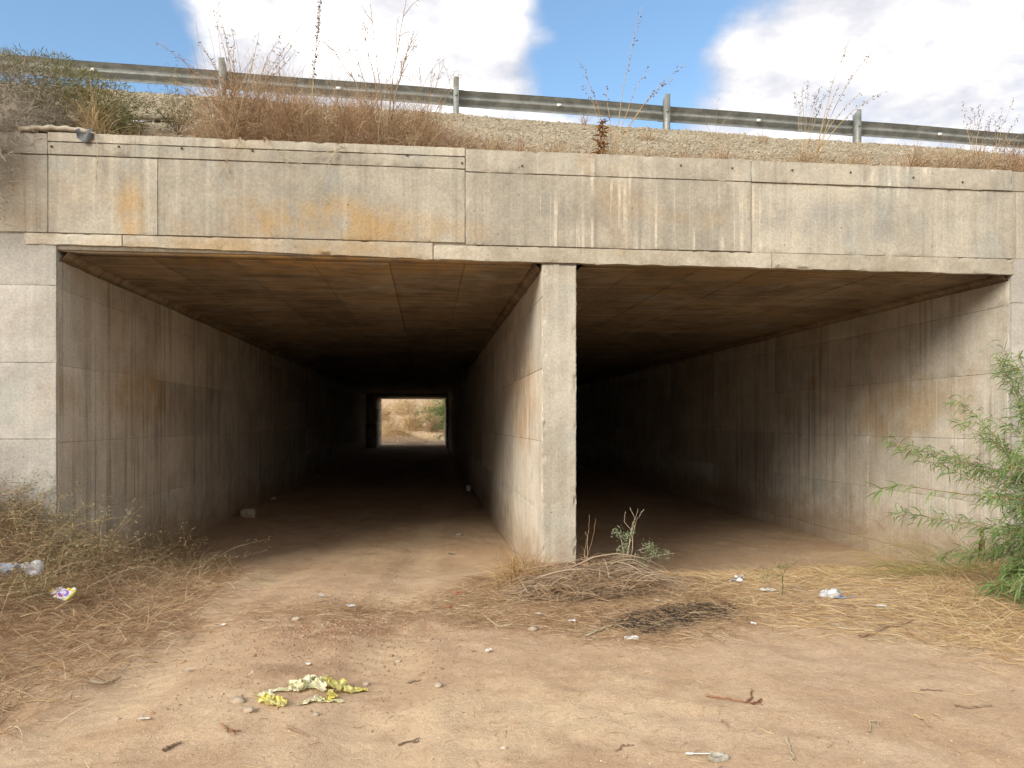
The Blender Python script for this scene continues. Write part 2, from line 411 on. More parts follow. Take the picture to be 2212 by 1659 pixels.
def G(px, py, dz=0.0):
    d = ray(px, py); x = d.x * _T; y = d.y * _T
    hgt = CAMZ + d.z * _T - gh(x, y); k = np.nonzero(hgt < 0)[0]
    i = int(k[0]) if len(k) else len(_T) - 1
    t = _T[i - 1] + (_T[i] - _T[i - 1]) * hgt[i - 1] / (hgt[i - 1] - hgt[i] + 1e-9)
    return Vector((d.x * t, d.y * t, float(gh(d.x * t, d.y * t)) + dz))

m, nt, b, out = material('dirt')
pos = nt.new('ShaderNodeNewGeometry').outputs['Position']
big = nt.noise(pos, .45, 5, .6, .5); mid = nt.noise(pos, 2.2, 6, .65, .3); fin = nt.noise(pos, 26, 5, .7); grit = nt.noise(pos, 110, 3, .7)
c = nt.mix(nt.step(nt.math('ADD', nt.math('MULTIPLY', big, .5), nt.math('MULTIPLY', mid, .5)), .36, .62), (.425, .29, .18), (.50, .362, .238))
c = nt.mix(nt.math('MULTIPLY', nt.step(nt.noise(nt.scale(pos, (1, 1, 1), (5, 3, 0)), .8, 6, .62, .5), .50, .68), .75), c, (.535, .40, .27))
# redder loose crumbs on the hump between the ruts and under the dead weeds
for (px, py, rx, ry, amt) in ((770, 1345, .95, 1.0, .95), (720, 1470, .9, .5, .6), (1220, 1335, 1.2, .55, .85), (1650, 1320, 1.5, .6, .5), (230, 1330, 2.0, 1.8, .9), (1180, 1245, 1.3, .6, .75), (2100, 1330, 1.2, .8, .5)):
    p = G(px, py)
    k = nt.math('MULTIPLY', nt.blob(pos, (p.x, p.y, 0), (rx, ry, 3)), amt)
    k = nt.math('MULTIPLY', k, nt.step(nt.noise(pos, 4.5, 5, .65), .34, .56))
    c = nt.mix(k, c, (.27, .16, .09))
for (px, py, rx, ry, amt) in ((560, 1255, .8, 1.0, .7), (800, 1190, 1.3, 1.6, .6), (330, 1540, 1.0, .6, .5), (1250, 1520, 1.4, .7, .7), (1000, 1590, 1.2, .6, .6), (620, 1130, 1.0, 2.0, .5)):
    p = G(px, py); k = nt.math('MULTIPLY', nt.blob(pos, (p.x, p.y, 0), (rx, ry, 3)), amt); c = nt.mix(nt.math('MULTIPLY', k, nt.step(mid, .36, .6)), c, (.56, .42, .27))
c = nt.mix(1.0, c, nt.ramp(fin, [(.30, .86), (.5, 1.0), (.70, 1.10)]), 'MULTIPLY')
c = nt.mix(1.0, c, nt.ramp(grit, [(.32, .80), (.68, 1.18)]), 'MULTIPLY')
# compacted wheel tracks curving into the first cell, with faint tread bars
_cf = TRACK
sxyz = nt.new('ShaderNodeSeparateXYZ'); nt.l.new(pos, sxyz.inputs[0])
xc = nt.math('ADD', nt.math('MULTIPLY', nt.math('ADD', nt.math('MULTIPLY', sxyz.outputs[1], float(_cf[0])), float(_cf[1])), sxyz.outputs[1]), float(_cf[2]))
off = nt.math('ADD', nt.math('SUBTRACT', sxyz.outputs[0], xc), nt.math('MULTIPLY', nt.math('SUBTRACT', mid, .5), .35))
trk = None
for o_ in (-.15, 1.35):
    q_ = nt.step(nt.math('ABSOLUTE', nt.math('SUBTRACT', off, o_)), .30, .12); trk = q_ if trk is None else nt.math('MAXIMUM', trk, q_)
bars = nt.step(nt.math('SINE', nt.math('ADD', nt.math('MULTIPLY', sxyz.outputs[1], 46.0), nt.math('MULTIPLY', nt.math('ABSOLUTE', off), 22.0))), -.2, .6, .86, 1.0)
trk = nt.math('MULTIPLY', nt.math('MULTIPLY', trk, nt.step(nt.noise(pos, 1.3, 4), .34, .58)), .55)
c = nt.mix(trk, c, nt.mix(1.0, (.57, .43, .28), bars, 'MULTIPLY'))
# ash and soot of a small fire
bm = None
for (px, py, rx, ry) in ((1375, 1348, .40, .24), (1470, 1330, .50, .26), (1555, 1318, .30, .18)):
    p = G(px, py); q = nt.blob(pos, (p.x, p.y, 0), (rx, ry, 3)); bm = q if bm is None else nt.math('MAXIMUM', bm, q)
bm = nt.math('MULTIPLY', bm, nt.step(nt.noise(pos, 6, 6, .7), .34, .52))
c = nt.mix(nt.math('MULTIPLY', bm, .88), c, (.035, .032, .034))
pv = nt.voro(pos, 30, out='Color'); pd = nt.voro(pos, 30)
pb = nt.math('MULTIPLY', nt.step(pd, .30, .22), nt.step(nt.noise(pos, 17, 3), .58, .66))
c = nt.mix(nt.math('MULTIPLY', pb, .5), c, (.50, .40, .30))
nt.l.new(c, b.inputs['Base Color']); b.inputs['Roughness'].default_value = .97; b.inputs['Specular IOR Level'].default_value = .1
h = nt.math('ADD', nt.math('ADD', nt.math('MULTIPLY', fin, .8), nt.math('MULTIPLY', grit, .35)), nt.math('MULTIPLY', mid, .5))
h = nt.math('ADD', h, nt.math('MULTIPLY', pb, .5))
bump(nt, b, h, .6, .026)
M_dirt = m
def axis(segs):
    o = []
    for a, bb, st in segs: o += list(np.arange(a, bb, st))
    o.append(segs[-1][1]); return np.array(o)
gx = axis([(-400, -60, 40), (-60, -14, 4), (-14, -8, .4), (-8, 9.5, .045), (9.5, 14, .4), (14, 60, 4), (60, 400, 40)])
gy = axis([(-400, -40, 40), (-40, -4, 4), (-4, 2.6, .5), (2.6, 9.6, .045), (9.6, 20, .12), (20, 56, 1.0), (56, 72, .4), (72, 130, 2.5), (130, 700, 60)])
xx, yy = np.meshgrid(gx, gy, indexing='ij')
zz = gh(xx, yy)
idx = np.arange(xx.size).reshape(xx.shape)
Q = np.stack([idx[:-1, :-1], idx[1:, :-1], idx[1:, 1:], idx[:-1, 1:]], -1).reshape(-1, 4)
link('ground', mesh_np('ground', np.stack([xx, yy, zz], -1).reshape(-1, 3), Q, M_dirt, True), kind='structure')

# ------------------------------------------------------------------ culvert (twin-cell concrete underpass)
cul = thing('culvert', 'twin-cell concrete box underpass with stained fascia beneath the road', 'underpass', (1.5, FY, -.4))
def core(name, lo, hi, mat): return link(name, boxmesh(name, lo, hi, mat), cul)
ZB = -1.2
LIFT = [ZB, -.30, .55, 1.38, 2.22, 3.05, ZS]
ROWS = [FY + .0, 11.85, 15.28, 18.71, 22.14, 25.57, 29.0, 32.43, 42.7, YEND - 7]
gap = .003
# abutments either side of the openings: a core block and its cast lifts
for nm, x0, x1, sgn in (('abutment', -14.0, XL, 1), ('abutment', XR, 16.0, -1)):
    cr = core(nm, (x0, FY + .010, ZB), (x1 - .008, YEND, 3.62), M_abut) if sgn > 0 else core(nm, (x0 + .008, FY + .010, ZB), (x1, YEND, 3.62), M_abut)
    zs = [ZB, .55, 1.42, 2.24, 3.07, 3.615]
    cuts = [x0, -9.0, x1] if sgn > 0 else [x0, 11.5, x1]
    for a in range(2):
        for k in range(5):
            fine = (a == 1) if sgn > 0 else (a == 0)
            panel('wall_panel', cr, M_abut, (cuts[a], FY, zs[k]), (1, 0, 0), (0, 0, 1), (0, -1, 0), cuts[a + 1] - cuts[a] - (.0 if fine else gap), zs[k + 1] - zs[k] - gap * .6,
                  .044, .05 if fine else .3, .004, .003, .005, seed=11 + k + a * 7)
    # inner face of that abutment
    xw, nrm = (XL, (1, 0, 0)) if sgn > 0 else (XR, (-1, 0, 0))
    for i in range(len(ROWS) - 1):
        for k in range(6):
            y0 = ROWS[i] + (.046 if i == 0 else 0)
            panel('wall_panel', cr, M_wall, (xw, y0, LIFT[k]), (0, 1, 0), (0, 0, 1), nrm, ROWS[i + 1] - y0 - gap, LIFT[k + 1] - LIFT[k] - gap, .044,
                  .09 if i < 3 else .6, .004, .003, .004, seed=40 + i * 7 + k)
# dividing wall
dv = core('dividing_wall', (XP0 + .008, FY + .03, ZB), (XP1 - .008, YEND, ZS), M_wall)
zs = [ZB, ZS - .03]
for k in range(1):
    panel('nose_panel', dv, M_pier, (XP0, FY, zs[k]), (1, 0, 0), (0, 0, 1), (0, -1, 0), XP1 - XP0, zs[k + 1] - zs[k] - .003, .035, .022, .014, .014, .007, seed=70 + k)
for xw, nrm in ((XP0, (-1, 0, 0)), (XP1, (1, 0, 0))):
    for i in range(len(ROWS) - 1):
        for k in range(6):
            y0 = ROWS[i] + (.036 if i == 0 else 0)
            panel('wall_panel', dv, M_wall_lit, (xw, y0, LIFT[k]), (0, 1, 0), (0, 0, 1), nrm, ROWS[i + 1] - y0 - gap, LIFT[k + 1] - LIFT[k] - gap, .044,
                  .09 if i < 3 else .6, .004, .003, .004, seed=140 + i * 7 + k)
# roof slab with the prints of its formwork boards
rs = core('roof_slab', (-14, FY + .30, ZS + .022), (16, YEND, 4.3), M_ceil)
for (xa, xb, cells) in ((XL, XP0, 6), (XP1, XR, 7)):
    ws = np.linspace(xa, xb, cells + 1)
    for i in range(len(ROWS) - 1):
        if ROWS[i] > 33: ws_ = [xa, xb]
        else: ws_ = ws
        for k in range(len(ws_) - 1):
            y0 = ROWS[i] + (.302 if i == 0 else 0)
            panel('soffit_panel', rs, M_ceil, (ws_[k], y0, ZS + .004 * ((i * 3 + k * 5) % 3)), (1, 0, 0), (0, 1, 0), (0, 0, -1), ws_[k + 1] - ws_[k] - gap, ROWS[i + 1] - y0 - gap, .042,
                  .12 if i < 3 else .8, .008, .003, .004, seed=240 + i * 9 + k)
# haunches in the corners between wall and slab
def prism(name, xs, zs_, y0, y1, mat, parent):
    ys = np.linspace(y0, y1, 90); V = []
    for y in ys:
        for x, z in zip(xs, zs_): V.append((x, y, z))
    V = np.array(V); V[:, 2] += .010 * fbm(V[:, 1] * 5, V[:, 0] * 5, 0, 3, 3); V[:, 0] += .012 * fbm(V[:, 1] * 6, V[:, 2] * 6, 2, 4, 3)
    k = len(xs); Qs = []
    for i in range(len(ys) - 1):
        for j in range(k): Qs.append((i * k + j, i * k + (j + 1) % k, (i + 1) * k + (j + 1) % k, (i + 1) * k + j))
    return link(name, mesh_np(name, V, Qs, mat, False), parent)
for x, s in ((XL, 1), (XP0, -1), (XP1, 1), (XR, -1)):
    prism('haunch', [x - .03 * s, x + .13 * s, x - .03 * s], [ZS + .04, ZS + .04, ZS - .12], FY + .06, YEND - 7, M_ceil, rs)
# last stretch: a narrower, later section with a lower lip
ne = core('end_section', (XL - .1, YEND - 7, ZS - .14), (XR + .1, YEND + .4, 4.3), M_wall)
for a, bb in ((XL - .1, -3.44), (1.19, 1.82), (XR - .5, XR + .1)):
    for k in range(4):
        z0 = [ZB, .6, 1.55, 2.5][k]; z1 = [.59, 1.54, 2.49, ZS - .14][k]
        link('wall_block', boxmesh('wall_block', (a, YEND - 6.99, z0), (bb - .004 * k, YEND + .39, z1), M_wall), ne)
link('headwall', boxmesh('headwall', (-14, YEND + .02, 3.6), (16, YEND + .45, 4.8), M_abut), cul)

# fascia: panels, coping strips, lip
fz = core('fascia_beam', (-14, FY + .014, 3.46), (16, FY + .40, 4.66), M_fascia)
def fpan(nm, x0, x1, z0, z1, proud, mat=M_fascia, res=.05, seed=0, chip=.006, zskew=None):
    return panel(nm, fz, mat, (x0, FY - proud, z0), (1, 0, 0), (0, 0, 1), (0, -1, 0), x1 - x0 - .002, z1 - z0 - .003, .045 + proud, res, .005, chip, .005, seed, zskew)
for i, (x0, x1, pr) in enumerate(((-14, -9, .0), (-9, -4.06, .006), (-4.06, -2.93, .010), (-2.93, .413, .014))): fpan('fascia_panel', x0, x1, 3.635, 4.472, pr, seed=300 + i)
fpan('fascia_panel', .413, 3.79, 3.615, 4.442, .016, seed=310); fpan('fascia_panel', 3.79, 7.19, 3.612, 4.442, -.004, seed=311); fpan('fascia_panel', 7.19, 16, 3.612, 4.442, -.003, seed=312, res=.09)
fpan('coping', -14, -4.06, 4.472, 4.70, .015, seed=320); fpan('coping', -4.06, .413, 4.472, 4.61, .020, seed=321); fpan('coping', -4.06, .413, 4.61, 4.715, .026, seed=322, chip=.012)
fpan('coping', .413, 3.79, 4.442, 4.705, .022, seed=323, chip=.010); fpan('coping', 3.79, 7.13, 4.442, 4.70, .018, seed=324, chip=.010); fpan('coping', 7.13, 16, 4.442, 4.68, .0, seed=325)
lipz = lambda P: np.where(P[..., 2] < 3.53, .075 * (1 - sst(P[..., 0], XL, 1.2)) - .015 * sst(P[..., 0], 2, 7) - .012 * np.clip(fbm(P[..., 0] * 5, 0, 0, 3, 3), -.3, 1), 0)
for i, (x0, x1) in enumerate(((-14, -4.3), (-4.3, -3.3), (-3.3, .05), (.05, 4.05), (4.05, 7.16), (7.16, 16))):
    inside = i in (2, 3, 4)
    fpan('lip', x0, x1, 3.43 if i not in (0, 5) else 3.62, 3.632 if i < 3 else 3.612, .014, M_lip, .035, 330 + i, .014, lipz) if i not in (0, 5) else None
link('coping_top', boxmesh('coping_top', (-14, FY + .016, 4.6605), (16, FY + .42, 4.69), M_fascia), fz)
# soffit strip under the lip, front edge
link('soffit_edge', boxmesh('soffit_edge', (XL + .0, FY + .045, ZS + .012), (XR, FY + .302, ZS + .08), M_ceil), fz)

# form-tie holes along the coping
M_hole = plain('tie_hole_dark', (.09, .07, .055), .95, .05, .3)
A = np.linspace(0, 2 * math.pi, 10, endpoint=False)
for (px, py) in ((111, 316), (256, 316), (392, 320), (545, 325), (878, 334), (998, 352), (1128, 358), (1471, 357), (1582, 363), (1712, 367), (1838, 372), (1974, 383), (2080, 393)):
    h_ = atY(px, py, FY - .03); r_ = .0095
    V = [(h_.x + math.cos(t_) * k_, FY - .031 + dy, h_.z + math.sin(t_) * k_) for k_, dy in ((r_ * 1.25, .012), (r_ * 1.1, -.002), (r_ * .75, .004)) for t_ in A]
    Q = [(k_ * 10 + j, k_ * 10 + (j + 1) % 10, (k_ + 1) * 10 + (j + 1) % 10, (k_ + 1) * 10 + j) for k_ in range(2) for j in range(10)]
    link('tie_hole', mesh_np('tie_hole', V, [np.array(Q), np.array([list(range(20, 30))])], M_hole), fz)

# ------------------------------------------------------------------ embankment and road above
RAILK = .073; RAIL0 = 14.08
def crest_y(x): return RAIL0 - .55 + RAILK * np.clip(x, -30, 40)
def emb(x, t):
    """t 0..1 up the near slope, 1..2 across the road, 2..3 down the far side"""
    x = np.asarray(x, float)
    out = np.maximum(sst(x, -14, -17.5), sst(x, 16, 19.5)) if False else np.maximum(1 - sst(x, -17.5, -14), sst(x, 16, 19.5))
    y0 = FY + .22 - 7.0 * out; z0 = 4.60 - 5.1 * out
    cy = crest_y(x); s = np.clip(t, 0, 1)
    y = y0 + (cy - y0) * s; z = z0 + (7.02 - z0) * (s ** .92)
    s2 = np.clip(t - 1, 0, 1); y = y + s2 * (YEND - 5 - cy); z = z - .08 * sst(s2, 0, .02)
    s3 = np.clip(t - 2, 0, 1); y = y + s3 * 5.2; z = z - s3 * (2.6 + 5 * out)
    return y, z
m, nt, b, out = material('embankment_gravel')
pos = nt.new('ShaderNodeNewGeometry').outputs['Position']
vc = nt.voro(pos, 17, out='Color'); vd = nt.voro(pos, 17)
c = nt.mix(nt.step(nt.noise(pos, 1.1, 5, .6), .36, .64), (.32, .265, .175), (.42, .365, .265))
sepc = nt.new('ShaderNodeSeparateColor'); nt.l.new(vc, sepc.inputs[0])
c = nt.mix(1.0, c, nt.ramp(sepc.outputs[0], [(0, .72), (1, 1.22)]), 'MULTIPLY')
c = nt.mix(1.0, c, nt.ramp(nt.noise(pos, 60, 4, .7), [(.3, .75), (.7, 1.2)]), 'MULTIPLY')
nt.l.new(c, b.inputs['Base Color']); b.inputs['Roughness'].default_value = .95
bump(nt, b, nt.math('ADD', nt.math('MULTIPLY', vd, -1.0), nt.noise(pos, 45, 4, .7)), .8, .04)
M_grav = m
ex = axis([(-400, -60, 40), (-60, -18, 3), (-18, -6.5, .5), (-6.5, 11.5, .05), (11.5, 20, .5), (20, 60, 3), (60, 400, 40)])
et = axis([(0, 1.0, .0095), (1.0, 1.03, .006), (1.03, 2, .08), (2, 3, .1)])
exx, ett = np.meshgrid(ex, et, indexing='ij'); ey, ez = emb(exx, ett)
def emb_rough(x, y):
    return .05 * fbm(x * .9, y * .9, 0, 21, 3) + .030 * np.abs(fbm(x * 7, y * 7, 0, 25, 3)) + .02 * fbm(x * 16, y * 16, 0, 26, 2)
ez = ez + emb_rough(exx, ey) * np.where(ett < 1.04, 1, .15)
idx = np.arange(exx.size).reshape(exx.shape)
Q = np.stack([idx[:-1, :-1], idx[1:, :-1], idx[1:, 1:], idx[:-1, 1:]], -1).reshape(-1, 4)
link('embankment', mesh_np('embankment', np.stack([exx, ey, ez], -1).reshape(-1, 3), Q, M_grav, True), kind='structure')
def emb_at(x, t):
    y, z = emb(np.array([x], float), np.array([t], float))
    return np.array([x, y[0], z[0] + float(emb_rough(np.array([x]), y)[0])])
m_asph = plain('asphalt', (.055, .053, .05), .9, .2, .2)
link('road', boxmesh('road', (-300, 16.2, 6.8), (300, 50.5, 7.05), m_asph), kind='structure')
# stones lying on the slope
def stones(n, seed, pts, size, jit=.45):
    r = np.random.default_rng(seed)
    base = np.array([(1, 0, 0), (-1, 0, 0), (0, 1, 0), (0, -1, 0), (0, 0, 1), (0, 0, -1)], float)
    F = np.array([(0, 2, 4), (2, 1, 4), (1, 3, 4), (3, 0, 4), (2, 0, 5), (1, 2, 5), (3, 1, 5), (0, 3, 5)])
    S = size[:, None, None] * (base[None] * r.uniform(.6, 1.25, (n, 1, 3)) + r.normal(0, jit * .35, (n, 6, 3)))
    a = r.uniform(0, 6.28, n); ca, sa = np.cos(a), np.sin(a)
    S = np.stack([S[..., 0] * ca[:, None] - S[..., 1] * sa[:, None], S[..., 0] * sa[:, None] + S[..., 1] * ca[:, None], S[..., 2] * .75], -1)
    V = (S + pts[:, None]).reshape(-1, 3); Fq = (np.arange(n)[:, None, None] * 6 + F[None]).reshape(-1, 3)
    return V, Fq
def rockmat(name, cols):
    m, nt, b, out = material(name)
    rnd = nt.new('ShaderNodeNewGeometry').outputs['Random Per Island']
    c = nt.ramp(rnd, [((i + .5) / len(cols), q) for i, q in enumerate(cols)])
    pos = nt.new('ShaderNodeTexCoord').outputs['Object']
    n = nt.noise(pos, 40, 4, .7)
    c = nt.mix(1.0, c, nt.ramp(n, [(.3, .75), (.7, 1.2)]), 'MULTIPLY')
    nt.l.new(c, b.inputs['Base Color']); b.inputs['Roughness'].default_value = .92; bump(nt, b, n, .5, .01)
    return m
M_stone = rockmat('slope_stones', [(.30, .25, .17), (.40, .35, .26), (.36, .30, .205), (.46, .41, .32), (.27, .22, .15)])
n = 17000
sx = rng.uniform(-6.5, 11.0, n); stt = rng.uniform(0.02, 1.02, n)
sy, sz = emb(sx, stt); sz = sz + emb_rough(sx, sy)
V, F = stones(n, 5, np.stack([sx, sy, sz], -1), rng.uniform(.010, .027, n) * (1 + 1.0 * (rng.random(n) > .92)))
link('gravel', mesh_np('gravel', V, F, M_stone), label='loose pale stones covering the embankment slope', cat='gravel', kind='stuff')

# ------------------------------------------------------------------ guardrail
m, nt, b, out = material('galvanised_steel')
pos = nt.new('ShaderNodeNewGeometry').outputs['Position']
n1_ = nt.noise(pos, 5, 5, .6); n2_ = nt.noise(nt.scale(pos, (3, 3, 30)), 1, 3)
c = nt.mix(nt.step(n1_, .35, .65), (.19, .20, .185), (.29, .30, .275))
c = nt.mix(nt.math('MULTIPLY', nt.step(n2_, .55, .7), .35), c, (.20, .18, .15))
nt.l.new(c, b.inputs['Base Color']); b.inputs['Metallic'].default_value = .35; b.inputs['Roughness'].default_value = .55
bump(nt, b, n1_, .15, .01); M_zinc = m
M_refl = plain('reflector_white', (.8, .8, .78), .4, .5, .05)
rail = thing('guardrail', 'galvanised steel road guardrail on posts along the embankment crest', 'guardrail', (0, RAIL0, 7.1))
ZRT = 7.74
prof = [(0, 0), (.004, .018), (.075, .058), (.081, .075), (.075, .095), (.006, .135), (.0, .155), (.006, .175), (.075, .215), (.081, .235), (.075, .252), (.004, .292), (0, .31)]
def railpt(x): return RAIL0 + RAILK * x
PX = [-3.56 + 4.06 * k for k in range(-3, 7)]
for i in range(len(PX) - 1):
    x0, x1 = PX[i] - .15, PX[i + 1] + .15
    off = .006 * (i % 2)
    V, Qs = [], []
    xs = np.linspace(x0, x1, 14); k = len(prof)
    for xq in xs:
        sag = .006 * math.sin((xq - x0) / (x1 - x0) * math.pi * 2 + i)
        for (dy, dz) in prof: V.append((xq, railpt(xq) + .09 + off + dy, ZRT - .31 + dz + sag))
    for xq in xs:
        sag = .006 * math.sin((xq - x0) / (x1 - x0) * math.pi * 2 + i)
        for (dy, dz) in prof: V.append((xq, railpt(xq) + .094 + off + dy, ZRT - .31 + dz + sag))
    nn = len(xs)
    for a in range(nn - 1):
        for j in range(k - 1):
            q = a * k + j; Qs.append((q, q + k, q + k + 1, q + 1)); q += nn * k; Qs.append((q, q + 1, q + k + 1, q + k))
        for j in (0, k - 1):
            q = a * k + j; w2 = q + nn * k; Qs.append((q, w2, w2 + k, q + k))
    link('rail_beam', mesh_np('rail_beam', V, Qs, M_zinc, True), rail)
for i, x in enumerate(PX):
    yb = railpt(x); V = []
    # open channel post: web plus two flanges
    for lo, hi in (((x - .05, yb - .075, 6.5), (x + .05, yb - .069, ZRT + .165)), ((x - .05, yb - .069, 6.5), (x - .044, yb + .08, ZRT + .12)), ((x + .044, yb - .069, 6.5), (x + .05, yb + .08, ZRT + .12))):
        me = boxmesh('q', lo, hi, None); V.append((np.array([v.co[:] for v in me.vertices]), np.array([p.vertices[:] for p in me.polygons]))); bpy.data.meshes.remove(me)
    Vv, Qq = merge(V)
    Vv[:, 2] += np.where((Vv[:, 2] > 7.3) & (Vv[:, 1] > yb), -.03, 0)
    po = link('post', mesh_np('post', Vv, Qq, M_zinc), rail)
    link('bolt_plate', boxmesh('bolt_plate', (x - .025, yb - .083, ZRT - .19), (x + .025, yb - .0751, ZRT - .13), M_zinc), po)
    xm = x + 1.95
    link('reflector', boxmesh('reflector', (xm - .04, railpt(xm) + .06, ZRT - .175), (xm + .04, railpt(xm) + .089, ZRT - .13), M_refl), rail)

# ------------------------------------------------------------------ vegetation materials
V_dry = plantmat('dry_reddish', [(.33, .19, .105), (.40, .25, .145), (.46, .32, .19), (.27, .15, .08), (.52, .39, .25)], .2)
V_straw = plantmat('straw', [(.52, .38, .20), (.60, .47, .27), (.44, .29, .14), (.64, .54, .34), (.38, .22, .10)], .2)
V_gold = plantmat('golden_straw', [(.52, .36, .17), (.45, .29, .13), (.58, .44, .24), (.38, .22, .10)], .25)
V_mat = plantmat('matted_straw', [(.38, .25, .145), (.50, .37, .22), (.29, .18, .10), (.57, .46, .30), (.43, .30, .17), (.23, .14, .08)], .15)
V_heap = plantmat('heap_straw', [(.30, .185, .10), (.39, .26, .145), (.23, .135, .07), (.49, .36, .21), (.34, .22, .12), (.57, .45, .29)], .15)
V_bare = plantmat('bare_stem', [(.27, .19, .12), (.34, .26, .18), (.22, .15, .10)], .0)
V_farstraw = plantmat('sunny_straw', [(.66, .53, .33), (.58, .44, .25), (.72, .62, .44), (.50, .36, .19)], .25)  # straw paled so the far bank looks sunlit; brightness is in the colour
V_olive = plantmat('olive_leaf', [(.16, .16, .065), (.22, .21, .09), (.12, .13, .05), (.27, .25, .12), (.19, .17, .08)], .25)
V_weed = plantmat('weed_leaf', [(.22, .21, .095), (.30, .27, .135), (.17, .165, .07), (.36, .31, .17), (.34, .24, .12)], .25)
V_grey = plantmat('grey_twig', [(.27, .235, .19), (.34, .30, .25), (.20, .165, .13), (.30, .25, .19), (.40, .36, .30)], .05)
V_pale = plantmat('pale_stalk', [(.52, .44, .31), (.44, .36, .24), (.60, .52, .38)], .1)
V_brush = plantmat('brushwood', [(.33, .25, .17), (.24, .16, .10), (.42, .33, .24), (.29, .20, .13), (.47, .37, .24), (.18, .115, .075)], .0)
V_dark = plantmat('dark_twig', [(.10, .075, .055), (.14, .10, .07), (.18, .13, .09)], .0)
V_char = plantmat('charred', [(.022, .02, .02), (.035, .032, .032), (.05, .045, .045), (.015, .013, .013), (.10, .075, .05)], .0)
V_green = plantmat('willow_leaf', [(.13, .215, .065), (.18, .29, .09), (.25, .36, .12), (.10, .17, .055), (.31, .39, .15), (.20, .30, .13), (.34, .29, .13)], .3, .5)
V_feather = plantmat('grey_green_leaf', [(.26, .30, .17), (.34, .37, .23), (.20, .24, .13)], .25)
V_brownleaf = plantmat('brown_leaf', [(.20, .10, .04), (.28, .15, .06), (.15, .075, .035)], .15)

def TP(px, t, x0=0.0):
    x = x0
    for i in range(12):
        p = emb_at(x, t); d = ray(px, 300); x = d.x / d.y * p[1]
    return emb_at(x, t)
def emit(name, parts, mat, **kw):
    V, Q = merge(parts) if len(parts) > 1 else parts[0]
    loc = kw.pop('loc', None)
    if loc is not None: V = V - np.array(loc)
    me = mesh_np(name, V, Q, mat)
    return link(name, me, loc=loc, world=loc is None, **kw)

def bush_parts(base, r, h, n, seed, ln=(.25, .6), wd=.004, lean=.9, droop=.35):
    """dry fine-stemmed bush: stems fan out of the root and fork into blades"""
    q = np.random.default_rng(seed); base = np.array(base, float)
    a = q.uniform(0, 6.28, n); rr = np.sqrt(q.random(n)) * r
    P = base + np.stack([np.cos(a) * rr * .55, np.sin(a) * rr * .45, q.uniform(-.03, .02, n)], -1)
    P[:, 2] += q.random(n) ** 1.6 * h * .55
    P[:, 2] -= .25 * h * (rr / r) ** 2 * q.random(n)
    P[:, 2] = np.maximum(P[:, 2], base[2] - .02)
    up = q.normal(0, lean * .55, (n, 3)) + np.stack([np.cos(a) * rr / r * lean, np.sin(a) * rr / r * lean, np.full(n, .9)], -1)
    tuft = .55 + .75 * q.random(9)[(a / 6.2832 * 8.99).astype(int)]
    L = (ln[0] + (ln[1] - ln[0]) * q.random(n) ** 1.6) * h * tuft * (1 + .6 * (q.random(n) > .93))
    return blades(P, up, L, wd * q.uniform(.6, 1.5, n), 4, droop * q.uniform(.2, 1.8, n), .55, 'blade', seed + 1)

# dry bushes along the top of the wall
top = [(462, .07, .95, .26), (505, .05, 1.0, .30), (548, .07, 1.0, .32), (600, .06, .85, .38), (655, .05, .78, .36), (712, .06, .80, .38), (770, .05, .72, .36), (826, .06, .76, .40),
       (884, .05, .70, .36), (938, .05, .60, .32), (990, .05, .42, .28), (640, .34, .62, .36), (775, .34, .55, .36), (900, .30, .45, .30), (1065, .04, .42, .34), (1130, .05, .36, .28), (1195, .04, .36, .26),
       (1400, .50, .24, .2), (1262, .92, .28, .10), (1645, .55, .22, .16), (1470, .04, .22, .28), (1555, .04, .30, .30), (1735, .05, .34, .30), (1850, .05, .34, .26),
       (1975, .06, .44, .30), (2040, .07, .55, .34), (2110, .06, .60, .38), (2185, .07, .62, .40)]
where = ['beside the grey-green shrub, just before the first post', 'tall and rust-coloured below the first guardrail post', 'tall and rust-coloured under the arching oat stems', 'broad, with a hooked pale branch in front',
         'behind the twigs that trail over the fascia', 'at the foot of the tall seed stalk', 'between the seed stalk and the bare forked shrub', 'around the foot of the bare forked shrub',
         'with a drooping pale branch, past the forked shrub', 'dense and low, before the second post', 'fading out below the second post', 'upslope behind the tall seed stalk', 'upslope behind the bare forked shrub', 'upslope below the second post',
         'sparse, on the wall just past the second post', 'sparse, halfway between second post and dead thistle', 'sparse, next to the dark dead thistle stem', 'small, alone halfway up the gravel by the third post',
         'tiny, hanging under the rail before the third post', 'small and reddish, alone high on the gravel', 'thin and low, past the dead thistle', 'low, above the second fascia joint',
         'low, at the feet of the tall oat stalks', 'low and reddish below the fourth post', 'brownish, past the fourth post', 'dense, under the umbel stalks', 'dense, between the umbel and the frame edge', 'dense and olive-brown at the far end of the wall']
for i, (px, t, h, r) in enumerate(top):
    if px < 1000: h *= 1.25; r *= 1.1
    p = TP(px, t)
    n = int(620 * (r / .35) ** 2 * (1.0 if h > .4 else .7))
    parts = [bush_parts(p, r, h, n, 500 + i * 3, wd=.0045)]
    pl = [wander(p + rng.normal(0, r * .2, 3) * (1, 1, 0), rng.normal(0, .35, 3) + (0, -.1, 1), h * rng.uniform(.6, 1.15), 6, .10, .2) for k in range(16)]
    parts.append(tubes(pl, [.0038] * len(pl), 3))
    emit('dry_bush', parts, V_mat if i % 3 else V_dry, label='dry bush on the gravel slope, ' + where[i], cat='bush', group='dry bushes on the embankment', loc=tuple(p))
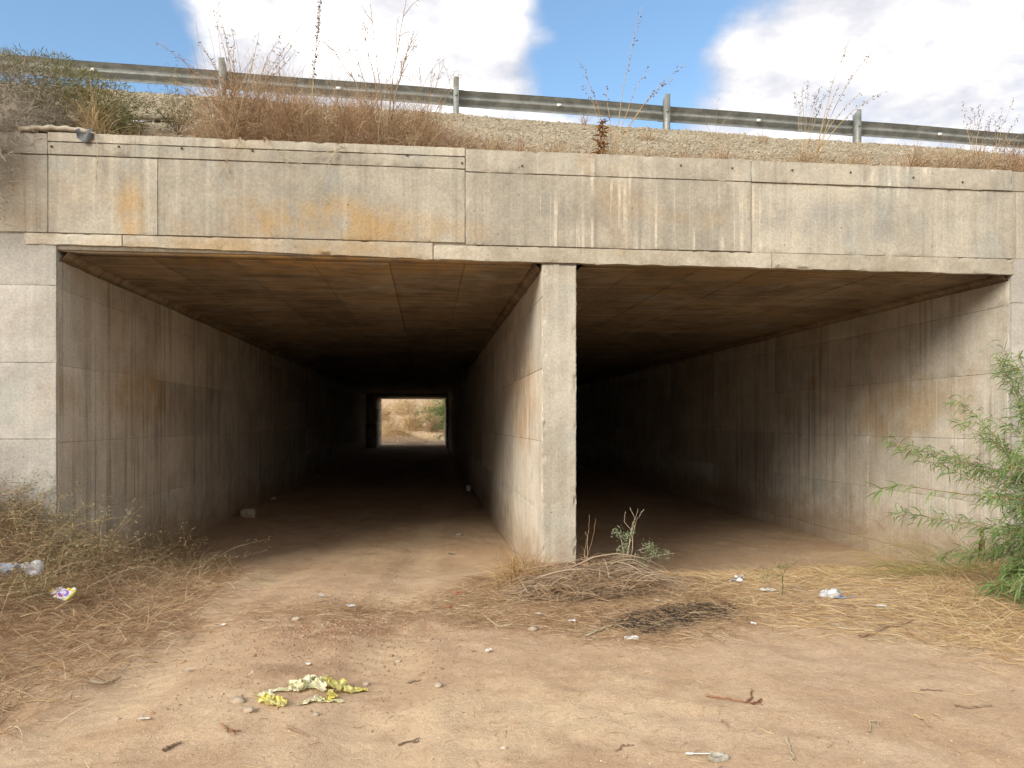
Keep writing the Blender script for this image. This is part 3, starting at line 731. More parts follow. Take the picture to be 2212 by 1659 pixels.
# thin grass between them: nobody could count it
n = 9500
gxs = rng.uniform(-6, 9.5, n); gts = np.abs(rng.normal(0, .09, n)) + .01 + (rng.random(n) > .85) * rng.uniform(0, .7, n)
gyy, gzz = emb(gxs, gts); gzz = gzz + emb_rough(gxs, gyy)
dd = rdir(n, rng, .3, 1)
emit('dry_grass', [blades(np.stack([gxs, gyy, gzz], -1), dd, rng.uniform(.08, .30, n), .004, 3, .35, .3, seed=3)], V_mat, label='thin dry grass and stubble along the top of the wall', cat='grass', kind='stuff')

# grey-green shrub at the end of the wall
base = np.array((-4.9, 9.75, 4.75))
sh = thing('shrub', 'bushy grey and olive shrub spilling over the wall top beside the pale slab', 'shrub', tuple(base))
q = np.random.default_rng(91)
def ellipsoid_pts(n, c, r, q, hollow=.35):
    d = q.normal(0, 1, (n, 3)); d /= np.linalg.norm(d, axis=1, keepdims=True)
    return np.array(c) + d * (hollow + (1 - hollow) * q.random((n, 1)) ** .6) * np.array(r)
stems = []
for k in range(70):
    tgt = ellipsoid_pts(1, (-4.75, 9.45, 5.0), (1.15, .7, .65), q)[0]
    stems.append(wander(base + q.normal(0, .15, 3) * (1, 1, .3), tgt - base, np.linalg.norm(tgt - base), 6, .12, 0, q))
for k in range(30):
    tgt = np.array((q.uniform(-5.2, -4.3), 8.5, q.uniform(3.6, 4.5)))
    st = np.array((q.uniform(-5.2, -4.4), 9.0, 4.8)); stems.append(wander(st, tgt - st + (0, -.1, .35), np.linalg.norm(tgt - st) * 1.1, 7, .10, .6, q))
link('stems', mesh_np('stems', *tubes(stems, [.007] * len(stems), 4), V_grey), sh)
parts = []
for c, r, n_ in (((-4.75, 9.15, 5.15), (.80, .55, .58), 6500), ((-4.62, 8.74, 4.66), (.50, .34, .48), 3600), ((-4.60, 8.50, 4.15), (.36, .18, .62), 1900), ((-4.2, 9.35, 4.85), (.6, .5, .35), 2400)):
    P = ellipsoid_pts(n_, c, r, q, .2); D = (P - np.array(c)) / np.array(r) + q.normal(0, .7, (n_, 3)) + (0, 0, .15)
    parts.append(blades(P, D, q.uniform(.05, .16, n_), .0045, 3, .25, .8, seed=int(q.integers(999))))
V, Q = merge(parts); link('dead_twigs', mesh_np('dead_twigs', V, Q, V_grey), sh, kind='stuff')
parts = []
for c, r, n_ in (((-4.0, 9.5, 5.25), (.70, .5, .42), 5200), ((-4.6, 9.6, 5.62), (.8, .5, .28), 3800), ((-3.72, 9.45, 5.0), (.40, .35, .38), 2400)):
    P = ellipsoid_pts(n_, c, r, q, .25); D = (P - np.array(c)) / np.array(r) + q.normal(0, .6, (n_, 3)) + (0, 0, .3)
    parts.append(blades(P, D, q.uniform(.04, .10, n_), .009, 2, .2, .4, 'leaf', seed=int(q.integers(999))))
V, Q = merge(parts); link('foliage', mesh_np('foliage', V, Q, V_olive), sh, kind='stuff')
pl = [wander((-4.9, 9.8, 5.6), (.8, 0, .45), .75, 7, .08), wander((-5.2, 9.7, 5.6), (.15, 0, 1), .55, 6, .12), wander((-5.1, 9.7, 5.6), (-.3, 0, .8), .6, 6, .12)]
link('bare_branch', mesh_np('bare_branch', *tubes(pl, [.008] * 3, 4), V_dark), sh)
# small olive shrub
p = TP(385, .18)
s2 = thing('shrub', 'small olive shrub on the gravel beside the rust-coloured bushes', 'shrub', tuple(p))
pl = [wander(p, q.normal(0, .5, 3) + (0, 0, 1), q.uniform(.4, .8), 6, .12, .1, q) for k in range(26)]
link('stems', mesh_np('stems', *tubes(pl, [.004] * len(pl), 3), V_dark), s2)
ends = np.concatenate([np.repeat(a[2:], 12, 0) for a in pl]); ends = ends + q.normal(0, .035, ends.shape)
link('foliage', mesh_np('foliage', *blades(ends, rdir(len(ends), q, -.2, 1), .05, .008, 2, .2, .3, 'leaf', 4), V_olive), s2, kind='stuff')
# straw tuft
p = TP(205, .05)
emit('straw_tuft', [bush_parts(p, .22, .62, 260, 77, (.5, 1.0), .006, .7, .35)], V_straw, label='pale straw tuft below the grey-green shrub', cat='grass tuft', loc=tuple(p))

# ---- tall dry weeds standing against the sky
def spikelets(pl, q, frm=.45, per=9, ln=.035, wd=.008, hang=.2):
    P, D = [], []
    for a in pl:
        k = len(a)
        for i in range(int(k * frm), k):
            for j in range(per):
                f = q.random(); pt = a[i - 1] * (1 - f) + a[i] * f
                tdir = a[i] - a[i - 1]; tdir /= np.linalg.norm(tdir) + 1e-9
                P.append(pt + q.normal(0, .012, 3)); D.append(tdir * .6 + q.normal(0, .6, 3) - (0, 0, hang))
    P = np.array(P); return blades(P, np.array(D), ln * q.uniform(.7, 1.3, len(P)), wd, 2, .2, .2, 'leaf', int(q.integers(9999)))
def weed(name, label, px, t, tips, mat, smat, seed, spik=None, r0=.005, y_off=0.0, cat='weed', forks=0):
    """tips: photo positions the stems reach, taken at the depth of the root"""
    q = np.random.default_rng(seed); p = TP(px, t); Y = p[1] + y_off
    th = thing(name, label, cat, tuple(p), 'tall dry weeds on the embankment'); pl, rd = [], []
    for (tx, ty) in tips:
        tip = np.array(atY(tx, ty, Y + q.normal(0, .12))); n_ = 9
        mid = (p + tip) / 2 + np.array([(p[0] - tip[0]) * .18, 0, abs(tip[0] - p[0]) * .22])
        s_ = np.linspace(0, 1, n_)[:, None]
        a = (1 - s_) ** 2 * p + 2 * s_ * (1 - s_) * mid + s_ ** 2 * tip
        a[1:-1] += q.normal(0, .008, (n_ - 2, 3)); pl.append(a); rd.append(r0)
        for f in range(forks):
            i = int(q.integers(3, 8)); dv = (a[i] - a[i - 1]); dv = dv / np.linalg.norm(dv) + q.normal(0, .45, 3)
            pl.append(wander(a[i], dv, q.uniform(.12, .4), 5, .08, 0, q)); rd.append(r0 * .6)
    link('stems', mesh_np('stems', *tubes(pl, rd, 4), mat), th)
    if spik: link('seed_heads', mesh_np('seed_heads', *spikelets(pl, q, *spik), smat), th, kind='stuff')
    return th
weed('wild_oat', 'dry oat plant with many arching, seed-lined stems by the first post', 520, .10, [(462, 22), (470, 5), (432, 90), (560, 70), (610, 68), (655, 72), (640, 110), (585, 130), (500, 60), (335, 90), (395, 130), (650, 55)], V_bare, V_bare, 31, (.35, 6, .05, .011, .1), .0055)
weed('seed_stalk', 'single dark stalk packed with seed heads rising past the rail', 668, .12, [(697, -30)], V_mat, V_dark, 32, (.45, 30, .04, .016, .3), .007)
weed('bare_weed', 'bare pale forked shrub reaching high above the rail', 832, .05, [(800, 8), (782, 60), (878, -4), (895, 68), (745, 88), (700, 90), (880, 110)], V_bare, V_bare, 33, (.75, 3, .035, .008, 0), .0075, forks=7)
weed('bare_weed', 'thin leaning grass stems rising just before the second post', 915, .06, [(985, 152), (960, 125), (905, 118), (1000, 160), (935, 145)], V_bare, V_mat, 34, (.6, 4, .035, .007, .2), .0045, forks=2)
weed('grass_stalk', 'tall pale grass stalks with sparse dangling seeds by the dead thistle', 1322, .05, [(1388, 14), (1480, 138), (1400, 145), (1248, 128), (1258, 180), (1310, 188), (1455, 170)], V_straw, V_dark, 35, (.6, 5, .035, .012, .5), .0055)
weed('grass_stalk', 'tall oat stalks leaning over the rail before the fourth post', 1755, .06, [(1835, 85), (1882, 115), (1918, 196), (1815, 178), (1860, 200)], V_straw, V_dark, 36, (.6, 5, .035, .012, .4), .006)
weed('umbel_weed', 'dry weed with a flat-topped seed umbel before the fourth post', 1738, .12, [(1715, 196), (1735, 190), (1760, 200), (1780, 208), (1745, 172), (1725, 215), (1770, 190), (1775, 225)], V_mat, V_dark, 37, (.78, 14, .024, .010, -.2), .004)
weed('umbel_weed', 'dry weed with a tattered seed umbel near the end of the rail', 2105, .10, [(2080, 222), (2100, 232), (2125, 238), (2145, 248), (2095, 250), (2115, 226), (2135, 262)], V_mat, V_dark, 38, (.75, 12, .024, .010, -.2), .004)
weed('grass_stalk', 'oat stalks fanning out at the end of the rail', 2140, .06, [(2190, 210), (2205, 250), (2165, 232), (2150, 262), (2215, 285)], V_straw, V_dark, 39, (.55, 5, .03, .012, .3), .005)
weed('bare_weed', 'fine wispy stems standing below the third post', 1540, .3, [(1552, 208), (1590, 225), (1515, 240)], V_straw, V_dark, 40, (.7, 3, .025, .008, .3), .0025)
# dead thistle
p = TP(1297, .03)
th = thing('dead_thistle', 'dark brown curled dead thistle standing on the wall top', 'weed', tuple(p))
a = wander(p, (.02, 0, 1), .50, 8, .05); link('stem', mesh_np('stem', *tubes([a], [.011], 5), V_brownleaf), th)
P = np.repeat(a[1:], 16, 0) + rng.normal(0, .012, (len(a) * 16 - 16, 3))
link('leaves', mesh_np('leaves', *blades(P, rdir(len(P), rng, -.5, .6), rng.uniform(.05, .13, len(P)), .022, 4, .5, 1.0, 'leaf', 6), V_brownleaf), th, kind='stuff')
# twigs trailing over the fascia
for i, (pts, lab) in enumerate(((((205, 285), (215, 320), (210, 360), (208, 390)), 'thin pale twig trailing down the fascia below the grey rag'), (((520, 300), (495, 335), (478, 375)), 'short pale twig hanging over the coping below the first post'),
                               (((735, 316), (715, 345), (700, 390), (692, 440)), 'long forked pale twig trailing far down the fascia'), (((575, 300), (600, 330), (612, 345)), 'short bent twig hanging over the coping beside the oat plant'),
                               (((745, 318), (690, 335), (640, 352)), 'pale twig sweeping sideways along the coping'))):
    root = TP(pts[0][0], .03); pl = []
    line = [root] + [np.array(atY(x, y, FY - .07)) for x, y in pts]
    L = np.array(line); s_ = np.linspace(0, len(L) - 1, 12)
    L = np.stack([np.interp(s_, range(len(line)), L[:, k]) for k in range(3)], -1); L[2:] += rng.normal(0, .008, L[2:].shape) * (1, .3, 1); L[:2, 2] += .06
    L[1:, 1] = np.minimum(L[1:, 1], np.where(L[1:, 2] < 4.75, FY - .055, 99))
    pl.append(L)
    for k in range(9):
        j = int(rng.integers(4, 11)); f = wander(L[j], (L[j] - L[j - 1]) / np.linalg.norm(L[j] - L[j - 1]) + rng.normal(0, .6, 3) * (1, .1, 1), rng.uniform(.08, .3), 5, .1); f[:, 1] = np.minimum(f[:, 1], FY - .05); pl.append(f)
    emit('hanging_twig', [tubes(pl, [.006] + [.003] * 9, 4)], V_pale, label=lab, cat='twig', group='twigs trailing over the fascia', loc=tuple(root))

# ------------------------------------------------------------------ ground vegetation
def inpoly(x, y, poly):
    r_ = np.zeros(len(x), bool); n_ = len(poly); j = n_ - 1
    for i in range(n_):
        xi, yi = poly[i]; xj, yj = poly[j]
        c_ = ((yi > y) != (yj > y)) & (x < (xj - xi) * (y - yi) / (yj - yi + 1e-12) + xi); r_ ^= c_; j = i
    return r_
def scatter(pxpoly, n, q, extra=(), fade=.25):
    poly = [(G(a, c_).x, G(a, c_).y) for a, c_ in pxpoly] + list(extra)
    xs = [p_[0] for p_ in poly]; ys = [p_[1] for p_ in poly]; out_x, out_y = [], []
    while sum(map(len, out_x)) < n:
        x = q.uniform(min(xs) - .3, max(xs) + .3, n * 2); y = q.uniform(min(ys) - .3, max(ys) + .3, n * 2)
        jx = x + fade * q.normal(0, 1, len(x)); jy = y + fade * .6 * q.normal(0, 1, len(x))
        k = inpoly(jx, jy, poly); out_x.append(x[k]); out_y.append(y[k])
    x = np.concatenate(out_x)[:n]; y = np.concatenate(out_y)[:n]
    return np.stack([x, y, gh(x, y)], -1)
def lay(P, q, ln, wd, mat_seed, zl=(-.05, .25), droop=.25, curl=.35, prof='blade', ang=None, lift=.01):
    n_ = len(P); D = rdir(n_, q, *zl)
    if ang is not None:
        a = q.normal(ang, .5, n_) + (q.random(n_) > .5) * math.pi; c_ = np.sqrt(1 - D[:, 2] ** 2); D = np.stack([np.cos(a) * c_, np.sin(a) * c_, D[:, 2]], -1)
    P = P + (0, 0, lift)
    V, Q = blades(P, D, q.uniform(*ln, n_), wd * q.uniform(.6, 1.4, n_), 4, droop, curl, prof, mat_seed)
    g = gh(V[:, 0], V[:, 1]); V[:, 2] = np.maximum(V[:, 2], g + .004); return V, Q
def notinwall(P):
    x, y = P[:, 0], P[:, 1]
    bad = (y > FY - .03) & ((x < XL + .05) | ((x > XP0 - .05) & (x < XP1 + .05)) | (x > XR - .05)); return P[~bad]
q = np.random.default_rng(17)
heap = [(0, 1575), (110, 1505), (290, 1440), (390, 1335), (440, 1285), (500, 1238), (420, 1195), (345, 1172)]
LEFTX = [(-3.7, 10.2), (-8.5, 8.7), (-8.5, 3.2), (-4.0, 3.2)]
P = notinwall(scatter(heap, 56000, q, LEFTX, .18)); P[:, 2] += q.random(len(P)) ** 1.4 * .40 * sst(-P[:, 0], 2.6, 4.2)
emit('dry_grass', [lay(P, q, (.08, .30), .0045, 5, (-.1, .65), .3, .3)], V_heap, label='matted red-brown dry grass heaped against the abutment', cat='grass', kind='stuff')
P = notinwall(scatter([(0, 1330), (250, 1300), (420, 1250), (330, 1185), (120, 1110)], 14000, q, [(-8, 8.7), (-8, 6)], .3))
emit('dry_grass', [lay(P, q, (.14, .42), .004, 6, (.2, .98), .35, .3)], V_mat, label='paler standing straw over the matted heap by the abutment', cat='grass', kind='stuff')
# sprawling green weeds on the heap
sp = [(40, 1150, 'nearest the frame edge'), (110, 1120, 'leaning on the pale abutment'), (190, 1160, 'in front of the abutment corner'), (270, 1190, 'reaching into the tunnel mouth'), (330, 1215, 'at the tunnel end of the heap'),
      (70, 1210, 'above the plastic bag'), (170, 1235, 'in the middle of the heap'), (380, 1235, 'lowest, at the edge of the dirt track'), (20, 1290, 'by the blue scrap')]
for i, (px, py, lab) in enumerate(sp):
    p = np.array(G(px, py)); p[1] = min(p[1], FY - .1) if p[0] < XL else p[1]; p[2] = float(gh(p[0], p[1]))
    t_ = thing('weed', 'sprawling grey-green weed with tiny leaves, ' + lab, 'weed', tuple(p), 'green weeds on the grass heap')
    pl = []
    for k in range(64):
        a = wander(p + q.normal(0, .2, 3) * (1, 1, 0), q.normal(0, .8, 3) * (1.2, .6, .3) + (.25, -.25, .55), q.uniform(.35, .85), 8, .13, .5, q)
        a[:, 2] = np.maximum(a[:, 2], gh(a[:, 0], a[:, 1]) + .02); a[:, 1] = np.where(a[:, 0] < XL + .03, np.minimum(a[:, 1], FY - .03), a[:, 1]); pl.append(a)
    link('stems', mesh_np('stems', *tubes(pl, [.0028] * len(pl), 3), V_mat), t_)
    ends = np.concatenate([np.repeat(a[2:], 4, 0) for a in pl]); ends = ends + q.normal(0, .026, ends.shape)
    link('leaves', mesh_np('leaves', *blades(ends, rdir(len(ends), q, -.1, 1), q.uniform(.018, .042, len(ends)), .010, 2, .1, .2, 'leaf', 20 + i), V_weed), t_, kind='stuff')

# straw and stalks in front of the dividing wall and in the second cell
mid = [(940, 1295), (1040, 1245), (1170, 1225), (1350, 1230), (1560, 1250), (1640, 1330), (1560, 1385), (1400, 1395), (1250, 1390), (1110, 1360), (960, 1345)]
P = notinwall(scatter(mid, 12500, q, (), .14))
emit('dry_grass', [lay(P, q, (.05, .22), .004, 8, (-.05, .25), .2, .4)], V_heap, label='flattened red-brown straw spread before the dividing wall', cat='grass', kind='stuff')
rightp = [(1420, 1240), (1600, 1238), (1800, 1222), (2000, 1232), (2190, 1245), (2212, 1460), (2070, 1410), (1930, 1385), (1750, 1370), (1600, 1330), (1480, 1290)]
P = notinwall(scatter(rightp, 12000, q, (), .18))
emit('dry_grass', [lay(P, q, (.08, .34), .0045, 9, (-.05, .22), .2, .35)], V_straw, label='flattened golden straw spread before the second cell', cat='grass', kind='stuff')
P = notinwall(scatter([(2020, 1245), (2212, 1200), (2400, 1300), (2212, 1440), (2090, 1400), (2010, 1300)], 5200, q, (), .12))
emit('dry_grass', [lay(P, q, (.10, .32), .0045, 10, (.0, .8), .4, .3)], V_straw, label='dense golden grass under the green leafy shrub', cat='grass', kind='stuff')
# long green-gold stems lying over from the second cell's wall
base = np.array(G(2060, 1245)); n_ = 240
P = base + q.normal(0, 1, (n_, 3)) * (.35, .16, 0); P[:, 2] = gh(P[:, 0], P[:, 1]) + .01
D = np.stack([-q.uniform(.5, 1, n_), q.normal(-.02, .16, n_), q.uniform(.15, .75, n_)], -1)
V, Q = blades(P, D, q.uniform(.6, 1.5, n_), .0045, 7, .55, .3, seed=44); V[:, 2] = np.maximum(V[:, 2], gh(V[:, 0], V[:, 1]) + .006)
emit('grass_clump', [(V, Q)], plantmat('green_gold', [(.30, .29, .10), (.42, .36, .14), (.22, .24, .08), (.50, .40, .18)], .25), label='long green-gold grass stems lying over towards the burnt patch', cat='grass clump', loc=tuple(base))
# golden tuft left of the nose
base = np.array(G(1135, 1262)); emit('straw_tuft', [bush_parts(base, .45, .40, 900, 78, (.4, .9), .005, 1.0, .5)], V_gold, label='orange-gold straw tuft leaning on the dividing wall', cat='grass tuft', loc=tuple(base))
# brushwood heap
base = np.array(G(1275, 1285)); pl, rd = [], []
for k in range(560):
    a = q.uniform(0, 6.28); r_ = math.sqrt(q.random()); cx, cy = base[0] + .06 + math.cos(a) * r_ * .70, base[1] + math.sin(a) * r_ * .30 + .02
    hz = .30 * (1 - r_ ** 2) * q.random() + .015
    ang = q.normal(0, .75); L = q.uniform(.15, .75); s_ = np.linspace(-.5, .5, 7)
    bow = q.normal(.03, .04)
    x = cx + np.cos(ang) * s_ * L; y = cy + np.sin(ang) * s_ * L * .6; z = gh(x, y) + hz + bow * (1 - (s_ * 2) ** 2) + q.normal(0, .12) * s_ * L * .5
    z = np.maximum(z, gh(x, y) + .006); y = np.minimum(y, FY - .02)
    pl.append(np.stack([x, y, z], -1)); rd.append(np.linspace(1, .6, 7) * (q.uniform(.0018, .0045) if k % 14 else q.uniform(.006, .011)))
emit('brushwood_heap', [tubes(pl, rd, 4)], V_brush, label='heap of thin grey-brown brushwood at the foot of the dividing wall', cat='brushwood', loc=tuple(base))
P = base + (.1, 0, 0) + q.normal(0, 1, (3200, 3)) * (.55, .22, 0); P[:, 1] = np.minimum(P[:, 1], FY - .05); P[:, 2] = gh(P[:, 0], P[:, 1]) + q.random(3200) * .22 * np.exp(-((P[:, 0] - base[0]) / .6) ** 2)
emit('dry_grass', [lay(P, q, (.1, .28), .0035, 12, (-.1, .7), .4, .5)], V_heap, label='dry grass tangled through the brushwood heap', cat='grass', kind='stuff')
P = np.array(G(1330, 1262)) + q.normal(0, 1, (700, 3)) * (.30, .12, 0); P[:, 2] = gh(P[:, 0], P[:, 1])
emit('dry_bush', [lay(P, q, (.12, .34), .0035, 13, (.1, .9), .5, .5)], V_dry, label='low wiry reddish bush right behind the brushwood heap', cat='bush')
# charred twigs
P = scatter([(1320, 1350), (1370, 1325), (1480, 1305), (1580, 1305), (1590, 1330), (1500, 1350), (1400, 1372)], 2400, q, (), .05)
emit('ash', [lay(P, q, (.03, .11), .004, 14, (-.1, .35), .2, .6)], V_char, label='black charred twigs of a small fire on the straw', cat='ash', kind='stuff')

def sprig(name, label, cat, root, tips, mat, r0=.004, leaves=None, lmat=None, seed=1, group=None):
    """plant with stems to the given photo points at the depth of its root"""
    q = np.random.default_rng(seed); p = np.array(root, float); t_ = thing(name, label, cat, tuple(p), group); pl = []
    for path in tips:
        pts = [p] + [np.array(atY(x, y, p[1])) for x, y in path]; L = np.array(pts); s_ = np.linspace(0, len(pts) - 1, 4 * len(pts))
        L = np.stack([np.interp(s_, range(len(pts)), L[:, k]) for k in range(3)], -1); L[1:] += q.normal(0, .004, L[1:].shape); pl.append(L)
    link('stems', mesh_np('stems', *tubes(pl, [np.linspace(r0, r0 * .45, len(a)) for a in pl], 5), mat), t_)
    if leaves:
        P = []
        for (x, y, r_, n_) in leaves:
            c_ = np.array(atY(x, y, p[1])); P.append(c_ + q.normal(0, 1, (n_, 3)) * r_ * .5)
        P = np.concatenate(P); link('leaves', mesh_np('leaves', *blades(P, rdir(len(P), q, -.3, 1), q.uniform(.015, .035, len(P)), .007, 2, .1, .3, 'leaf', seed), lmat), t_, kind='stuff')
    return t_
sprig('weed', 'tall thin weed with forked bare tip and feathery grey-green tufts', 'weed', G(1352, 1262), [[(1354, 1200), (1368, 1130), (1380, 1098)], [(1356, 1190), (1368, 1130), (1373, 1122), (1360, 1095)], [(1358, 1180), (1366, 1150), (1349, 1125), (1351, 1105)], [(1375, 1120), (1392, 1100)], [(1375, 1190), (1405, 1180)], [(1345, 1175), (1335, 1150)], [(1330, 1200), (1400, 1205), (1455, 1195)]],
      V_pale, .0036, [(1335, 1152, .05, 90), (1350, 1160, .05, 110), (1364, 1152, .04, 70), (1350, 1185, .06, 130), (1400, 1180, .05, 110), (1412, 1195, .06, 140), (1440, 1197, .06, 60), (1345, 1215, .09, 160), (1385, 1215, .10, 160)], V_feather, 51)
sprig('bare_weed', 'two thin reddish bare stems rising behind the nose of the dividing wall', 'weed', G(1268, 1248), [[(1262, 1200), (1271, 1150), (1274, 1112)], [(1266, 1210), (1281, 1160), (1288, 1120)], [(1270, 1165), (1264, 1150)], [(1262, 1195), (1257, 1180)]], V_dry, .0035, None, None, 52)
sprig('bare_weed', 'bent straw stalks with snapped tips beside the feathery weed', 'weed', G(1310, 1255), [[(1318, 1215), (1340, 1180)], [(1325, 1215), (1338, 1192), (1330, 1185)], [(1345, 1190), (1345, 1210)]], V_straw, .004, None, None, 53)
sprig('weed', 'small light-green sprig standing in the straw of the second cell', 'weed', G(1690, 1290), [[(1692, 1240), (1705, 1225), (1725, 1212)], [(1690, 1250), (1684, 1215)], [(1692, 1245), (1665, 1238)]], V_olive, .003, [(1700, 1225, .05, 80), (1685, 1222, .04, 50), (1670, 1240, .09, 120), (1650, 1245, .07, 60), (1720, 1213, .03, 30)], V_weed, 54)
sprig('bare_weed', 'wispy dry twig standing before the golden tuft', 'weed', G(1075, 1290), [[(1070, 1255), (1040, 1240)], [(1072, 1260), (1065, 1215)], [(1068, 1250), (1085, 1225)]], V_dry, .003, None, None, 55)

# ------------------------------------------------------------------ green leafy shrub by the second cell
q = np.random.default_rng(63)
root = np.array((6.12, 6.15, float(gh(6.12, 6.15))))
gs = thing('leafy_shrub', 'green shrub with long narrow drooping leaves beside the second cell', 'shrub', tuple(root))
branches = []
for k in range(120):
    a = q.uniform(0, 6.28); lean = q.uniform(.10, .60)
    d0 = np.array((math.cos(a) * lean * .8 - .10, math.sin(a) * lean * .55, 1.0))
    branches.append(wander(root + q.normal(0, .10, 3) * (1, 1, 0), d0, q.uniform(1.1, 2.5), 10, .10, .85, q))
for k in range(80):
    a = q.uniform(0, 6.28); d0 = np.array((math.cos(a) * .9 - .25, math.sin(a) * .8 - .15, .7))
    branches.append(wander(root + (0, 0, .1), d0, q.uniform(.8, 1.5), 9, .14, .9, q))
long_b = np.array([root + (-.1, 0, .75), (5.4, 6.25, .90), (5.0, 6.25, .94), (4.65, 6.25, .97), (4.3, 6.25, 1.02), (4.05, 6.25, 1.06), (3.9, 6.25, 1.02)])
link('stems', mesh_np('stems', *tubes(branches + [long_b], [.006] * len(branches) + [.006], 5), plantmat('shrub_stem', [(.30, .17, .10), (.24, .20, .11), (.34, .22, .14)], 0)), gs)
P, D = [], []
for a in branches:
    for i in range(3, len(a)):
        for j in range(34):
            f = q.random(); P.append(a[i - 1] * (1 - f) + a[i] * f + q.normal(0, .03, 3)); dd_ = a[i] - a[i - 1]; D.append(dd_ / np.linalg.norm(dd_) * .7 + q.normal(0, .6, 3))
P = np.array(P); D = np.array(D)
keep = P[:, 2] > gh(P[:, 0], P[:, 1]) + .03; P, D = P[keep], D[keep]
link('foliage', mesh_np('foliage', *blades(P, D, q.uniform(.08, .18, len(P)), .0085 * q.uniform(.7, 1.3, len(P)), 5, .75, .3, 'leaf', 64), V_green), gs, kind='stuff')
# single leaves that stand clear of the mass, built one by one
leafmeshes = []
for k in range(6):
    V, Q = blades(np.zeros((1, 3)), np.array([[1.0, 0, .05 * k]]), .12, .0105, 6, .25 + .12 * k, .25, 'leaf', 70 + k); leafmeshes.append(mesh_np('leaf', V, Q, V_green))
def add_leaf(p, d, s):
    o = bpy.data.objects.new('leaf', leafmeshes[int(q.integers(6))]); COL.objects.link(o); o.parent = gs
    o.location = Vector(p) - gs.location; e = Vector(d).to_track_quat('X', 'Z'); o.rotation_mode = 'QUATERNION'; o.rotation_quaternion = e; o.scale = (s, s, s)
for i in range(2, len(long_b)):
    for j in range(8 if i > 3 else 3):
        f = q.random(); pt = long_b[i - 1] * (1 - f) + long_b[i] * f
        add_leaf(pt, np.array((-.8, q.normal(0, .4), q.normal(-.25, .5))), q.uniform(.8, 1.5))
for (d_, s_) in (((-1, 0, .2), 1.7), ((-.8, .1, -.7), 1.5), ((-1, -.1, -.35), 1.6), ((-.5, 0, -1), 1.3), ((-.9, .2, .5), 1.4)): add_leaf(long_b[-1], d_, s_)
tips = [a for a in branches if a[-1][0] < 6.0]
for a in tips[:30]:
    for j in range(6):
        i = int(q.integers(7, len(a))); dd_ = a[i] - a[i - 1]; add_leaf(a[i], dd_ / np.linalg.norm(dd_) + q.normal(0, .6, 3), q.uniform(.8, 1.4))

# ------------------------------------------------------------------ litter, stones, sticks
P_white = plain('white_plastic', (.62, .62, .60), .45, .4, .06)
P_paper = plain('dirty_paper', (.55, .52, .46), .8, .2, .10)
P_blue = plain('blue_scrap', (.22, .38, .60), .6, .3, .2)
P_orange = plain('orange_plastic', (.75, .16, .03), .5, .4, .1)
P_red = plain('red_scrap', (.50, .06, .05), .6, .3, .1)
P_tin = plain('dull_tin', (.30, .29, .25), .5, .4, .3, .4)
P_mud = plain('grey_mud', (.33, .30, .24), .9, .1, .35, 0, 40)
P_rock = plain('pale_rock', (.36, .29, .21), .9, .2, .25, 0, 14)
P_rust = plain('rust', (.13, .06, .03), .9, .15, .4, 0, 20)
P_board = plain('weathered_board', (.20, .165, .13), .9, .1, .3, 0, 30)
P_dkgrey = plain('dark_grey', (.11, .115, .12), .9, .1, .3, 0, 20)
def film(name, cols):
    m, nt, b, out = material(name); pos = nt.new('ShaderNodeTexCoord').outputs['Object']
    c = nt.mix(nt.step(nt.noise(pos, 7, 4), .4, .6), cols[0], cols[1]); nt.l.new(c, b.inputs['Base Color']); b.inputs['Roughness'].default_value = .45
    t = nt.new('ShaderNodeBsdfTranslucent'); nt.l.new(c, t.inputs[0]); mx = nt.new('ShaderNodeMixShader'); mx.inputs[0].default_value = .35
    nt.l.new(b.outputs[0], mx.inputs[1]); nt.l.new(t.outputs[0], mx.inputs[2]); nt.l.new(mx.outputs[0], out.inputs[0]); return m
P_yellow = film('yellow_film', [(.82, .72, .16), (.84, .78, .34)]); P_pyel = film('pale_yellow_film', [(.80, .76, .42), (.86, .83, .60)]); P_clear = film('cloudy_film', [(.62, .64, .66), (.80, .80, .80)])

